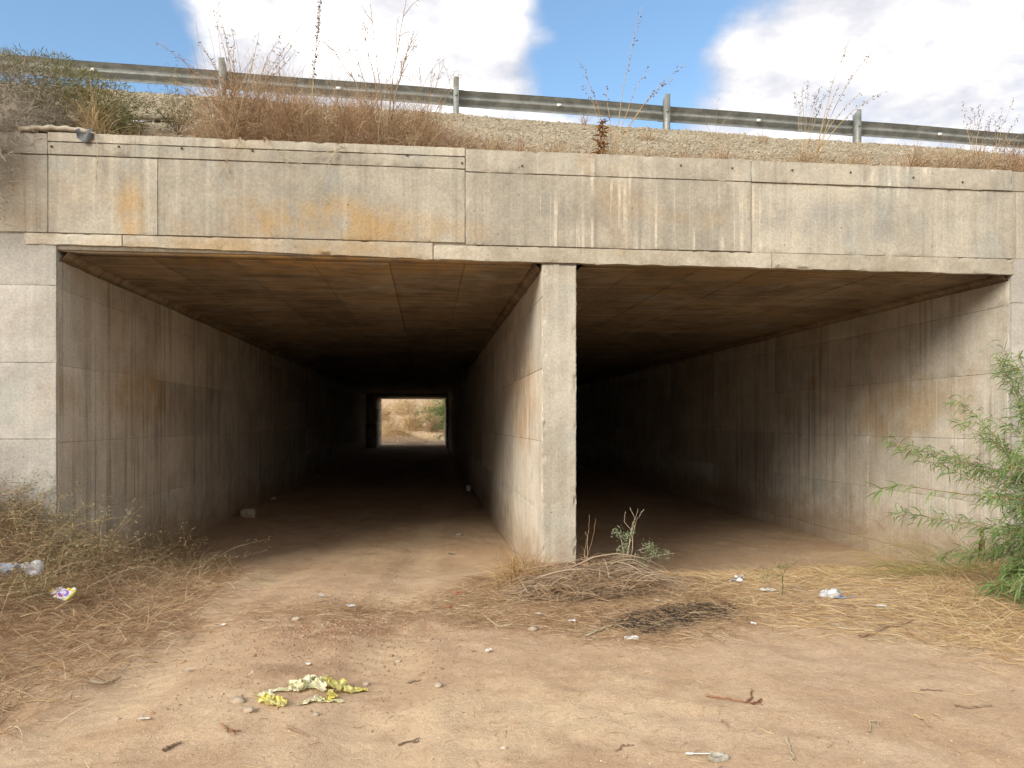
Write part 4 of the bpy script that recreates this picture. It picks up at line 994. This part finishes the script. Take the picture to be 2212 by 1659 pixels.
def sheet(name, c, lx, ly, mat, seed, crumple=.02, fold=0.0, rot=0.0, tilt=0.0, ragged=.25, lift=.012, parent=None, n=14, th=.0012, **kw):
    """crumpled scrap with ragged outline and real thickness"""
    q = np.random.default_rng(seed); u = np.linspace(-1, 1, n); uu, vv = np.meshgrid(u, u, indexing='ij')
    ang = np.arctan2(vv, uu); rg = 1 - ragged * (.5 + vnoise(np.cos(ang) * 2.2 + seed, np.sin(ang) * 2.2, seed, seed)) * np.maximum(np.abs(uu), np.abs(vv)) ** 2
    x = uu * lx / 2 * rg; y = vv * ly / 2 * rg
    z = crumple * (fbm(uu * 1.7 + seed, vv * 1.7, 0, seed, 3) + .6 * np.abs(vnoise(uu * 2.6, vv * 2.6 + seed, 0, seed + 2))) + fold * np.abs(uu) ** 1.5 + tilt * x
    ca, sa = math.cos(rot), math.sin(rot); X = x * ca - y * sa; Y = x * sa + y * ca
    Z = z - z.min(); g = gh(X + c[0], Y + c[1]) - c[2]
    Z = np.maximum(Z, 0) + g + lift
    top = np.stack([X, Y, Z], -1).reshape(-1, 3); bot = top - (0, 0, th); idx = np.arange(n * n).reshape(n, n)
    Q = np.stack([idx[:-1, :-1], idx[1:, :-1], idx[1:, 1:], idx[:-1, 1:]], -1).reshape(-1, 4)
    ring = np.concatenate([idx[:, 0], idx[-1, 1:], idx[-2::-1, -1], idx[0, -2:0:-1]]); k = np.arange(len(ring)); k2 = (k + 1) % len(ring)
    S = np.stack([ring[k2], ring[k], ring[k] + n * n, ring[k2] + n * n], -1)
    me = mesh_np(name, np.concatenate([top, bot]), np.concatenate([Q, Q[:, ::-1] + n * n, S]), mat, True)
    if parent: o = link(name, me, parent); o.location = Vector(c) - parent.location; return o
    return link(name, me, loc=tuple(c), world=False, **kw)
def lump(name, c, r, mat, seed, rough=.3, parent=None, n=(9, 14), boxy=1.0, **kw):
    """stone or blob: noisy ellipsoid, flattened below"""
    a, bb = n; th_ = np.linspace(0, math.pi, a); ph = np.arange(bb) * 2 * math.pi / bb; T, Pq = np.meshgrid(th_, ph, indexing='ij')
    d = np.stack([np.sin(T) * np.cos(Pq), np.sin(T) * np.sin(Pq), np.cos(T)], -1); d = np.sign(d) * np.abs(d) ** boxy
    f = 1 + rough * (fbm(d[..., 0] * 1.6 + seed, d[..., 1] * 1.6, d[..., 2] * 1.6, seed, 3) * 1.6)
    V = d * f[..., None] * np.array(r); V[..., 2] = np.maximum(V[..., 2], -r[2] * .55); V = V.reshape(-1, 3); i = np.arange(a - 1)[:, None]; j = np.arange(bb)[None]
    Q = np.stack([i * bb + j, (i + 1) * bb + j, (i + 1) * bb + (j + 1) % bb, i * bb + (j + 1) % bb], -1).reshape(-1, 4)
    me = mesh_np(name, V, Q, mat, True); c = (c[0], c[1], c[2] + r[2] * .42)
    if parent: o = link(name, me, parent); o.location = Vector(c) - parent.location; return o
    return link(name, me, loc=tuple(c), world=False, **kw)

# printed packet on the grass heap
m, nt, b, out = material('packet_print'); oc = nt.new('ShaderNodeTexCoord').outputs['Object']
sp_ = nt.new('ShaderNodeSeparateXYZ'); nt.l.new(oc, sp_.inputs[0])
def ell(cx, cy, rx, ry): return nt.math('LESS_THAN', nt.math('ADD', nt.math('POWER', nt.math('ABSOLUTE', nt.math('DIVIDE', nt.math('SUBTRACT', sp_.outputs[0], cx), rx)), 2), nt.math('POWER', nt.math('ABSOLUTE', nt.math('DIVIDE', nt.math('SUBTRACT', sp_.outputs[1], cy), ry)), 2)), 1)
c = nt.mix(ell(.0, .0, .056, .036), (.76, .74, .70), (.55, .08, .26)); c = nt.mix(ell(-.004, .003, .051, .032), c, (.17, .10, .42)); c = nt.mix(ell(-.008, .006, .036, .018), c, (.60, .55, .74))
c = nt.mix(ell(.02, -.016, .018, .012), c, (.17, .10, .42)); c = nt.mix(ell(.018, -.016, .012, .008), c, (.60, .38, .12)); c = nt.mix(ell(.042, -.008, .014, .014), c, (.22, .22, .58)); c = nt.mix(ell(.02, .045, .03, .004), c, (.35, .16, .34))
nt.l.new(c, b.inputs['Base Color']); b.inputs['Roughness'].default_value = .4; M_print = m
p = G(140, 1312, .10); pk = thing('packet', 'crumpled white packet with purple print and yellow edges on the grass', 'packet', tuple(p))
pk.rotation_euler = (R(34), R(8), R(-28))
def child(name, me, loc=(0, 0, 0), rot=(0, 0, 0)):
    o = bpy.data.objects.new(name, me); COL.objects.link(o); o.parent = pk; o.location = loc; o.rotation_euler = rot; return o
def pillow(lx, ly, lz, n=12, seed=1):
    u = np.linspace(-1, 1, n); uu, vv = np.meshgrid(u, u, indexing='ij'); bulge = lz * (1 - .55 * np.maximum(np.abs(uu), np.abs(vv)) ** 3) + .004 * fbm(uu * 2, vv * 2, 0, seed, 3)
    top = np.stack([uu * lx / 2, vv * ly / 2, bulge], -1).reshape(-1, 3); bot = top * (1, 1, 0); idx = np.arange(n * n).reshape(n, n)
    Q = np.stack([idx[:-1, :-1], idx[1:, :-1], idx[1:, 1:], idx[:-1, 1:]], -1).reshape(-1, 4); ring = np.concatenate([idx[:, 0], idx[-1, 1:], idx[-2::-1, -1], idx[0, -2:0:-1]]); k = np.arange(len(ring)); k2 = (k + 1) % len(ring)
    return np.concatenate([top, bot]), np.concatenate([Q, Q[:, ::-1] + n * n, np.stack([ring[k2], ring[k], ring[k] + n * n, ring[k2] + n * n], -1)])
child('body', mesh_np('body', *pillow(.145, .105, .035), M_print, True))
P_ye = plain('yellow_card', (.68, .60, .10), .5, .3, .1)
child('side_edge', boxmesh('side_edge', (.0727, -.05, .002), (.082, .05, .024), P_ye)); child('top_edge', boxmesh('top_edge', (-.02, .0528, .004), (.076, .064, .024), P_ye))
V, Q = pillow(.075, .09, .015, 8, 4); child('torn_flap', mesh_np('torn_flap', V, Q, plain('grey_lilac_card', (.45, .40, .44), .6, .3, .2), True), (-.108, .012, .006), (0, R(-14), R(8)))
child('flap_tab', boxmesh('flap_tab', (-.165, -.012, .0), (-.142, .022, .012), P_ye)); child('loose_tab', boxmesh('loose_tab', (.01, .066, .006), (.05, .09, .014), P_white))

# torn yellow bag
def px2(a, c_): return ((980 + a / 4.424) / 1.8228, (2620 + c_ / 4.424) / 1.8228)
yb = G(680, 1505); bag = thing('torn_bag', 'torn pale-yellow plastic bag lying in a ring on the dirt', 'plastic bag', tuple(yb))
def strip(pts, wds, mat, seed, hz=.03):
    q = np.random.default_rng(seed); C = np.array([G(*px2(*a)) for a in pts]); n_ = 64; s_ = np.linspace(0, len(pts) - 1, n_)
    C = np.stack([np.interp(s_, range(len(pts)), C[:, k]) for k in range(3)], -1); wd = np.interp(s_, range(len(pts)), wds) * (1 + .55 * vnoise(s_ * 5, 0, 0, seed)).clip(.25, 1.8)
    t = np.gradient(C, axis=0); t /= np.linalg.norm(t, axis=1, keepdims=True); sd_ = np.cross(t, (0, 0, 1)); m_ = 13; V = np.zeros((n_, m_, 3)); v = np.linspace(-.5, .5, m_)
    for j in range(m_):
        V[:, j] = C + sd_ * (v[j] * wd)[:, None] + .02 * np.stack([vnoise(s_ * 4, v[j] * 7, 1, seed), vnoise(s_ * 4, v[j] * 7, 5, seed), 0 * s_], -1)
        V[:, j, 2] = gh(V[:, j, 0], V[:, j, 1]) + .008 + hz * (np.abs(fbm(s_ * 2.2 + seed, v[j] * 6, 0, seed, 4)) * 1.9 + .25 * np.abs(vnoise(s_ * 9, v[j] * 14, 0, seed))) * (wd / .06).clip(.3, 1.6)
    idx = np.arange(n_ * m_).reshape(n_, m_); Q = np.stack([idx[:-1, :-1], idx[1:, :-1], idx[1:, 1:], idx[:-1, 1:]], -1).reshape(-1, 4)
    return link('film_strip', mesh_np('film_strip', V.reshape(-1, 3), Q, mat, True), bag)
strip([(150, 560), (380, 480), (700, 460), (880, 400), (1150, 360), (1320, 340)], [.02, .025, .03, .12, .20, .07], P_pyel, 3, .025)
strip([(1250, 320), (1420, 350), (1600, 430), (1700, 460), (2040, 455)], [.05, .13, .12, .06, .012], P_yellow, 4, .022)
strip([(1440, 450), (1440, 560), (1380, 630)], [.05, .05, .02], P_yellow, 5, .015)
strip([(1600, 655), (1300, 640), (1100, 630), (980, 680), (860, 710)], [.01, .03, .04, .04, .012], P_pyel, 6, .018)
strip([(200, 590), (300, 650), (450, 680), (580, 730)], [.03, .06, .09, .03], P_yellow, 7, .02)
strip([(360, 510), (400, 600), (460, 700)], [.03, .04, .05], P_pyel, 8, .02)

# spoon and mud-caked lid
p = G(1510, 1633); ang = math.atan2((G(1540, 1633) - G(1480, 1633)).y, (G(1540, 1633) - G(1480, 1633)).x)
V, Q = [], []; xs = np.linspace(0, .135, 24); k = 7
for i, x in enumerate(xs):
    hw = .014 * math.sqrt(max(0, 1 - ((x - .02) / .0205) ** 2)) if x < .036 else .0042 + .0015 * (x / .135); hw = max(hw, .0035)
    for j in range(k):
        v = -1 + 2 * j / (k - 1); V.append((x, v * hw, .007 + (.004 * v * v - .003 if x < .036 else .0012 * (1 - v * v)))); 
V = np.array(V); top_ = V; bot_ = V - (0, 0, .002); idx = np.arange(len(V)).reshape(len(xs), k); Q = np.stack([idx[:-1, :-1], idx[1:, :-1], idx[1:, 1:], idx[:-1, 1:]], -1).reshape(-1, 4)
ring = np.concatenate([idx[:, 0], idx[-1, 1:], idx[-2::-1, -1], idx[0, -2:0:-1]]); kk = np.arange(len(ring)); k2 = (kk + 1) % len(ring)
o = link('spoon', mesh_np('spoon', np.concatenate([top_, bot_]), np.concatenate([Q, Q[:, ::-1] + len(V), np.stack([ring[k2], ring[kk], ring[kk] + len(V), ring[k2] + len(V)], -1)]), P_white, True), loc=tuple(G(1481, 1632)), world=False, label='white plastic spoon lying on the bare dirt', cat='spoon')
o.rotation_euler = (0, 0, ang); o.location.z += .004
a = np.linspace(0, 2 * math.pi, 28, endpoint=False); V = [(0, 0, .006)]; Q3, Q4 = [], []
for ri, (rr, z) in enumerate(((.018, .007), (.034, .009), (.039, .015), (.042, .012), (.042, .0))):
    for j, t_ in enumerate(a): f = 1 + .10 * float(vnoise(math.cos(t_) * 2, math.sin(t_) * 2, ri * .3, 6)); V.append((math.cos(t_) * rr * f * 1.1, math.sin(t_) * rr * f * .9, z + .003 * float(vnoise(t_ * 3, ri, 0, 4))))
for j in range(28):
    Q3.append((0, 1 + j, 1 + (j + 1) % 28))
    for ri in range(4): Q4.append((1 + ri * 28 + j, 1 + (ri + 1) * 28 + j, 1 + (ri + 1) * 28 + (j + 1) % 28, 1 + ri * 28 + (j + 1) % 28))
link('lid', mesh_np('lid', V, [np.array(Q3), np.array(Q4)], P_mud, True), loc=tuple(G(1553, 1640, .003)), world=False, label='mud-caked round lid beside the spoon handle', cat='lid')

# ring-shaped pieces
def ring_mesh(name, rx, ry, tube, mat, hgt=1.0, n=22):
    A = np.linspace(0, 2 * math.pi, n, endpoint=False); B = np.linspace(0, 2 * math.pi, 8, endpoint=False); V = []
    for t_ in A:
        for u_ in B: V.append(((rx + tube * math.cos(u_)) * math.cos(t_), (ry + tube * math.cos(u_)) * math.sin(t_), tube * hgt * (1 + math.sin(u_)) + .003 * math.sin(t_ * 3)))
    i = np.arange(n)[:, None] * 8; i2 = ((np.arange(n) + 1) % n)[:, None] * 8; j = np.arange(8)[None]; j2 = (j + 1) % 8
    return mesh_np(name, V, np.stack([i + j, i2 + j, i2 + j2, i + j2], -1).reshape(-1, 4), mat, True)
link('ring', ring_mesh('ring', .045, .028, .010, P_white), loc=tuple(G(1364, 1381)), world=False, label='white oval plastic ring at the edge of the burnt patch', cat='ring')
link('can_ring', ring_mesh('can_ring', .055, .05, .013, P_tin, 1.4), loc=tuple(G(991, 1157)), world=False, label='dark metal ring on the floor just inside the first cell', cat='ring')
# scraps
for i, (px, py, lx, ly, mat, cr, nm, lab, cat, gl) in enumerate((
    (312, 1557, .075, .028, P_paper, .008, 'paper_scrap', 'folded white paper scrap on the bare track', 'paper', None),
    (483, 1353, .04, .025, P_white, .01, 'plastic_scrap', 'tiny white scrap on the track beside the straw edge', 'scrap', None),
    (693, 1292, .05, .04, P_clear, .03, 'plastic_scrap', 'grey-white upright scrap on the track hump', 'scrap', None),
    (757, 1313, .10, .05, P_clear, .02, 'plastic_scrap', 'clouded film scrap on the track hump', 'scrap', None),
    (968, 1313, .045, .022, P_orange, .012, 'plastic_scrap', 'small orange plastic scrap at the end of the straw', 'scrap', None),
    (990, 1283, .07, .03, P_red, .015, 'plastic_scrap', 'small dark-red scrap caught in the straw', 'scrap', None),
    (1057, 1410, .05, .045, P_white, .02, 'plastic_scrap', 'round white scrap on the bare sand', 'scrap', None),
    (1165, 1331, .045, .035, P_paper, .02, 'paper_scrap', 'small cream scrap below the brushwood heap', 'paper', None),
    (1236, 1345, .07, .03, P_white, .02, 'plastic_scrap', 'white tube-like scrap between heap and burnt patch', 'scrap', None),
    (1658, 1279, .16, .09, P_white, .03, 'paper_scrap', 'flat white folded scrap between the grey tray and the white bag', 'paper', None),
    (1903, 1311, .11, .06, P_paper, .015, 'paper_scrap', 'pale grey paper scrap nearest the leafy shrub', 'paper', None),
    (1812, 1284, .06, .045, P_blue, .02, 'blue_scrap', 'blue film scrap closest to the white bag', 'scrap', 'blue film scraps'),
    (1810, 1294, .05, .04, P_blue, .015, 'blue_scrap', 'blue film scrap in front of the largest blue piece', 'scrap', 'blue film scraps'),
    (1823, 1295, .06, .035, P_blue, .012, 'blue_scrap', 'blue film scrap in the middle of the blue row', 'scrap', 'blue film scraps'),
    (1842, 1293, .05, .035, P_blue, .015, 'blue_scrap', 'blue film scrap lying apart, farthest from the white bag', 'scrap', 'blue film scraps'),
    (1628, 1352, .05, .03, P_white, .02, 'plastic_scrap', 'small white scrap just past the burnt patch', 'scrap', None),
    (1420, 1302, .05, .03, P_paper, .02, 'paper_scrap', 'pale ash-stained scrap on the burnt patch', 'paper', None),
    (797, 1104, .09, .05, P_orange, .015, 'plastic_scrap', 'yellow-orange scrap on the floor of the first cell', 'scrap', None),
    (975, 1198, .11, .07, P_tin, .02, 'tin_scrap', 'flattened tin on the floor by the dividing wall', 'scrap', None),
    (1023, 1102, .08, .05, P_paper, .03, 'paper_scrap', 'pale scrap deeper in the first cell against the dividing wall', 'paper', None),
    (410, 1452, .06, .03, P_paper, .015, 'paper_scrap', 'dirty paper sliver where straw meets track', 'paper', None),
    (665, 1438, .05, .02, P_paper, .01, 'paper_scrap', 'thin pale sliver on the track behind the torn bag', 'paper', None))):
    c_ = G(px, py); sheet(nm, c_, lx * .9, ly * 1.0, mat, 100 + i, cr * .7, rot=random.uniform(-.5, .5), label=lab, cat=cat, group=gl)
# tray, bag, bottle
p = G(1590, 1257); tr = thing('tray', 'small torn white tray with dark inside on the straw', 'tray', tuple(p)); sheet('floor_sheet', p, .16, .10, P_dkgrey, 140, .01, rot=.2, parent=tr, lift=.02)
sheet('rim_flap', (p[0] - .02, p[1] - .05, p[2]), .15, .05, P_white, 141, .03, rot=.1, parent=tr, lift=.015); sheet('rim_flap', (p[0] + .05, p[1] + .05, p[2]), .10, .05, P_white, 142, .03, rot=-.4, parent=tr, lift=.03)
lump('crumpled_bag', G(1787, 1290), (.075, .05, .055), P_clear, 150, .95, n=(18, 26), label='crumpled white plastic bag beside the blue scraps', cat='plastic bag')
lump('crumpled_bag', G(64, 1262), (.09, .07, .06), P_clear, 151, .95, n=(18, 26), label='cloudy crumpled plastic bag half buried in the grass heap', cat='plastic bag').location.z += .10
sheet('blue_scrap', G(4, 1262, .12), .20, .16, film('pale_blue_film', [(.40, .50, .62), (.55, .62, .70)]), 152, .08, lift=.10, label='pale blue plastic sheet sticking out of the grass heap', cat='scrap')
p = G(1012, 1060); A = np.linspace(0, 2 * math.pi, 16, endpoint=False); V = [(math.cos(t_) * r_, math.sin(t_) * r_, z) for r_, z in ((.05, 0), (.065, .15), (.06, .15), (.046, .01)) for t_ in A]
Q = [(k * 16 + j, k * 16 + (j + 1) % 16, (k + 1) * 16 + (j + 1) % 16, (k + 1) * 16 + j) for k in range(3) for j in range(16)]
link('cup', mesh_np('cup', V, Q, P_white, True), loc=tuple(p), world=False, label='white cup standing deep in the first cell by the dividing wall', cat='cup')
# stones
lump('rock', G(537, 1117), (.16, .11, .13), P_rock, 160, .18, n=(17, 28), boxy=.55, label='pale block-like rock inside the first cell by the wall', cat='rock')
for i, (px, py, r_, lab) in enumerate(((515, 1517, .032, 'pale flat stone nearest the torn bag knot'), (537, 1537, .026, 'rounded stone in front of the flat pale stone'), (672, 1515, .022, 'small white stone inside the torn bag ring'),
    (683, 1545, .016, 'tiny white stone just in front of the torn bag'), (947, 1483, .022, 'lone grey stone on the smooth sand past the bag'), (790, 1480, .02, 'small stone behind the yellow tail of the bag'), (640, 1340, .03, 'stone on the hump before the film scrap'),
    (590, 1080, .08, 'grey stone by the wall deep in the first cell'), (680, 1030, .10, 'dim stone far inside the first cell'), (1150, 1362, .03, 'grey-brown clod on the sand below the straw'), (860, 1430, .018, 'small pebble between bag and round white scrap'))):
    lump('stone', G(px, py), (r_ * 1.25, r_, r_ * .75), P_rock, 170 + i, .3, label=lab, cat='stone', group='stones on the track')
# sticks
def stick(paths, r0, mat, lab, i):
    pl = []
    for path in paths:
        L = np.array([G(*a) for a in path]); s_ = np.linspace(0, len(path) - 1, 5 * len(path)); L = np.stack([np.interp(s_, range(len(path)), L[:, k]) for k in range(3)], -1)
        L[:, :2] += rng.normal(0, .004, (len(L), 2)); L[:, 2] = gh(L[:, 0], L[:, 1]) + r0 * .8 + .004 * np.abs(rng.normal(0, 1, len(L))); pl.append(L)
    emit('stick', [tubes(pl, [np.linspace(r0, r0 * .5, len(a)) for a in pl], 6)], mat, label=lab, cat='stick', group='sticks lying on the dirt', loc=tuple(pl[0][0]))
V_red = plain('red_bark', (.24, .12, .07), .9, .1, .3)
for i, (paths, r0, mat, lab) in enumerate((
    ([[(1525, 1505), (1570, 1512), (1610, 1520), (1645, 1525)], [(1612, 1520), (1622, 1512), (1624, 1492)], [(1625, 1523), (1642, 1518), (1646, 1512)]], .006, V_red, 'forked reddish twig lying on the bare sand'),
    ([[(1860, 1378), (1920, 1358), (1975, 1343)]], .014, V_brush, 'thick dry stick on the straw before the leafy shrub'),
    ([[(1808, 1358), (1880, 1366), (1958, 1380)]], .009, V_pale, 'long pale reed crossing under the thick stick'),
    ([[(1870, 1383), (1950, 1379)]], .006, V_pale, 'short pale reed below the crossing reed'),
    ([[(1950, 1355), (1975, 1375), (2000, 1390)]], .008, V_brush, 'brown stick slanting down past the end of the long reed'),
    ([[(2062, 1526), (2100, 1531), (2142, 1526)], [(2110, 1530), (2125, 1524)]], .006, V_brush, 'brown twig on the sand below the leafy shrub'),
    ([[(1976, 1548), (2000, 1560), (2012, 1574)]], .006, V_straw, 'bent straw stalk on the sand, alone'), ([[(2014, 1542), (2038, 1557)]], .006, V_straw, 'short leaf-like stalk next to the bent straw stalk'),
    ([[(1878, 1584), (1880, 1562), (1895, 1561), (1899, 1574)]], .005, V_pale, 'hook-shaped pale stalk on the sand'), ([[(1700, 1600), (1708, 1625), (1716, 1650)]], .006, V_pale, 'pale forked stalk near the mud-caked lid'),
    ([[(1990, 1492), (2035, 1496)]], .004, V_dark, 'thin dark straight twig on the sand'), ([[(1263, 1378), (1300, 1363), (1325, 1352)]], .011, V_pale, 'thick pale stick pointing at the burnt patch'),
    ([[(1070, 1352), (1120, 1352), (1165, 1355)]], .006, V_pale, 'straight pale reed below the straw'), ([[(880, 1478), (910, 1470)], [(890, 1607), (905, 1602)]], .005, V_dark, 'pair of dark twig ends beyond the torn bag'),
    ([[(560, 1340), (605, 1345)]], .005, V_pale, 'pale reed lying across the track mouth'), ([[(190, 1475), (225, 1480), (258, 1465)]], .010, V_pale, 'broken pale reed at the edge of the grass heap'),
    ([[(620, 1573), (650, 1585), (668, 1592)]], .006, V_brush, 'brown twig on the track in front of the torn bag'), ([[(355, 1625), (375, 1612), (390, 1606)]], .009, V_brush, 'rough brown stalk near the lower edge of the track'),
    ([[(480, 1568), (510, 1592)], [(490, 1580), (520, 1582)]], .006, V_red, 'reddish forked twig on the track below the stones'), ([[(1560, 1560), (1573, 1572)]], .006, V_brush, 'small leaf-like chip above the spoon'),
    ([[(860, 1612), (905, 1598)]], .005, V_dark, 'dark curved twig at the lower middle of the track'), ([[(1330, 1625), (1345, 1612), (1368, 1612)]], .005, V_brush, 'small forked chip left of the spoon'))):
    stick(paths, r0, mat, lab, i)
# straw crumbs and pebbles over the whole dirt
q = np.random.default_rng(5)
n_ = 6000; x = q.uniform(-5, 7.5, n_); y = 2.9 + q.random(n_) ** 1.3 * 14; P = notinwall(np.stack([x, y, gh(x, y)], -1))
emit('straw_litter', [lay(P, q, (.015, .085), .0045, 31, (-.02, .06), .02, .3, lift=.004)], V_mat, label='scattered straw crumbs over the bare dirt', cat='litter', kind='stuff')
n_ = 7000; x = q.uniform(-5, 7.5, n_); y = 2.9 + q.random(n_) ** 1.3 * 12; P = notinwall(np.stack([x, y, gh(x, y)], -1))
cl = fbm(P[:, 0] * .9, P[:, 1] * .9, 0, 77, 3) > .04 + .2 * (P[:, 0] > .6); P = P[cl]
V, F = stones(len(P), 9, P, q.uniform(.003, .010, len(P)) * (1 + 1.2 * (q.random(len(P)) > .96)))
link('pebbles', mesh_np('pebbles', V, F, rockmat('pebble_mix', [(.42, .29, .18), (.50, .37, .25), (.33, .21, .125), (.58, .48, .37), (.46, .32, .20)])), label='small pebbles and clods scattered on the dirt', cat='pebbles', kind='stuff')
cc = G(770, 1345); P = np.stack([cc.x + q.normal(0, .5, 5200), cc.y + q.normal(-.15, .75, 5200)], -1); P = np.concatenate([P, gh(P[:, 0], P[:, 1])[:, None]], 1)
V, F = stones(len(P), 10, P, q.uniform(.003, .010, len(P)) * (1 + .8 * (q.random(len(P)) > .95)))
link('clods', mesh_np('clods', V, F, rockmat('clod_mix', [(.34, .20, .115), (.42, .27, .165), (.27, .155, .085), (.50, .37, .25)])), label='loose reddish clods on the hump between the wheel tracks', cat='clods', kind='stuff')
P = np.stack([cc.x + q.normal(0, .55, 1500), cc.y + .45 + q.normal(0, .25, 1500)], -1); P = np.concatenate([P, gh(P[:, 0], P[:, 1])[:, None]], 1)
emit('dry_grass', [lay(P, q, (.04, .20), .0035, 33, (-.02, .15), .1, .4)], V_heap, label='wispy dry grass on the hump between the wheel tracks', cat='grass', kind='stuff')
n_ = 1300; x = q.uniform(-3.5, 6.5, n_); y = q.uniform(3.2, 8, n_); P = np.stack([x, y, gh(x, y)], -1)
emit('straw_litter', [lay(P, q, (.04, .14), .005, 34, (-.02, .04), .02, .3, lift=.004)], V_straw, label='longer straw bits scattered over the dirt', cat='litter', kind='stuff')
# things on the embankment and walls
p = emb_at(TP(330, .35)[0], .35); o = link('board', boxmesh('board', (-.26, -.07, 0), (.26, .07, .03), P_board), loc=tuple(p + (0, 0, .04)), world=False, label='dark weathered board lying on the gravel slope', cat='board'); o.rotation_euler = (R(25), R(-6), R(12))
p = emb_at(TP(300, .28)[0], .28); o = link('paper_scrap', boxmesh('paper_scrap', (-.09, -.04, 0), (.09, .04, .004), P_white), loc=tuple(p + (0, 0, .05)), world=False, label='white scrap below the weathered board on the gravel', cat='paper'); o.rotation_euler = (R(30), R(4), R(-10))
V = []; n_ = 16
for i in range(n_):
    t_ = i / (n_ - 1); x = -.36 + .72 * t_; z = .03 * math.sin(t_ * 3) + .006 * math.sin(i * 2.1)
    V += [(x, -.14 + .012 * math.sin(i * 1.7), z), (x, .16, z + .03), (x, .16, z + .075), (x, -.14 + .012 * math.sin(i * 1.7), z + .045)]
Q = [(i * 4 + j, i * 4 + (j + 1) % 4, (i + 1) * 4 + (j + 1) % 4, (i + 1) * 4 + j) for i in range(n_ - 1) for j in range(4)] + [(0, 3, 2, 1), (60, 61, 62, 63)]
p = atY(130, 284, FY + .10); link('broken_slab', mesh_np('broken_slab', V, Q, M_lip), loc=(p.x, p.y, 4.70), world=False, label='pale broken slab lying on the wall top under the shrub', cat='slab')
p = atY(182, 292, FY - .06); V, Q = [], []
for i in range(9):
    for j in range(9):
        u, v = i / 8, j / 8; yy_ = .16 * max(0, .45 - v) - .02 * math.sin(u * 7 + v * 4) - .01; wz = .5 + .5 * math.sin(u * 3.14)
        V.append(((u - .5) * .17, .035 + yy_ * .8, -.15 * max(0, v - .4) * (.5 + wz) + .012 * math.sin(u * 9)))
Q = [(i * 9 + j, (i + 1) * 9 + j, (i + 1) * 9 + j + 1, i * 9 + j + 1) for i in range(8) for j in range(8)]
link('tar', mesh_np('tar', V, Q, P_dkgrey, True), loc=(p.x, FY - .075, 4.74), world=False, label='dark grey rag draped over the coping', cat='tar')  # a tar drip over the coping, modelled as a draped sheet
p = Vector((XR - .02, 9.25, -.2)); V = []
for i in range(10):
    t_ = i / 9; z = t_ * .42; wv = .045 * math.sin(min(1, t_ * 1.15 + .15) * 3.14) + .004
    V += [(-.012, -wv, z), (-.012 - .01 * math.sin(i), wv * .8, z), (.02, wv * .8, z), (.02, -wv, z)]
Q = [(i * 4 + j, i * 4 + (j + 1) % 4, (i + 1) * 4 + (j + 1) % 4, (i + 1) * 4 + j) for i in range(9) for j in range(4)] + [(0, 3, 2, 1), (36, 37, 38, 39)]
link('rusty_plate', mesh_np('rusty_plate', V, Q, P_rust), loc=tuple(p), world=False, label='rusty tapered plate against the foot of the second cell wall', cat='plate')

# ------------------------------------------------------------------ land beyond the far end
q = np.random.default_rng(99)
n_ = 9000; x = q.uniform(-9, 7, n_); y = 60 + q.random(n_) ** 1.2 * 32; path = np.abs(x - (1.0 + .12 * (y - 60))) < 1.1; P = np.stack([x, y, gh(x, y)], -1)[~path]
emit('dry_grass', [blades(P, rdir(len(P), q, .35, 1), q.uniform(.25, .8, len(P)), .022, 3, .35, .3, seed=41)], V_farstraw, label='tall dry grass on the sunny bank beyond the far end', cat='grass', kind='stuff')
P = np.array((-2.6, 64, 0)) + q.normal(0, 1, (1500, 3)) * (.9, .7, 0); P[:, 2] = gh(P[:, 0], P[:, 1])
emit('grass_clump', [blades(P, rdir(len(P), q, .2, 1), q.uniform(.2, .55, len(P)), .02, 3, .5, .4, seed=42)], V_gold, label='tawny grass mound in the bright far opening', cat='grass clump', loc=(-2.6, 64, float(gh(-2.6, 64))))
for i, (x, y, h, r_, mat, lab) in enumerate(((-3.6, 72, 2.2, 1.5, V_farstraw, 'dry bush at the edge of the far opening'), (-1.6, 76, 2.4, 1.6, V_straw, 'golden bush up the bank in the middle of the far opening'), (.6, 75, 2.6, 1.5, V_mat, 'brown bush behind the track in the far opening'),
                                            (2.3, 72, 1.9, 1.2, V_weed, 'green bush low beside the track in the far opening'), (-5.2, 80, 3, 2, V_straw, 'pale bush high on the far bank'), (1.0, 84, 3.2, 2.2, V_straw, 'tall golden bush highest on the far bank'), (-2.6, 86, 3.0, 2.0, V_farstraw, 'brown bush high on the far bank'))):
    b0 = np.array((x, y, float(gh(x, y)))); emit('dry_bush', [bush_parts(b0, r_, h, 1500, 700 + i, (.2, .6), .03, 1.0, .3)], mat, label=lab, cat='bush', group='bushes beyond the far end', loc=tuple(b0))
tb = np.array((3.4, 62.5, float(gh(3.4, 62.5)))); tree = thing('tree', 'dark green tree hanging its branches into the far opening', 'tree', tuple(tb))
tr_ = wander(tb, (-.1, .1, 1), 3.2, 8, .06, 0, q); br = []
for k in range(44):
    br.append(wander(tr_[int(q.integers(4, 9))], (-q.uniform(.2, 1.4), q.normal(0, .5), q.uniform(-.2, .9)), q.uniform(1.2, 4.2), 9, .12, .55, q))
link('trunk', mesh_np('trunk', *tubes([tr_] + br, [.14] + [.03] * len(br), 6), V_dark), tree)
P = np.concatenate([np.repeat(a[3:], 34, 0) for a in br]); P = P + q.normal(0, .16, P.shape)
link('crown', mesh_np('crown', *blades(P, rdir(len(P), q, -.9, .3), q.uniform(.15, .35, len(P)), .035, 3, .5, .3, 'leaf', 43), V_green), tree, kind='stuff')
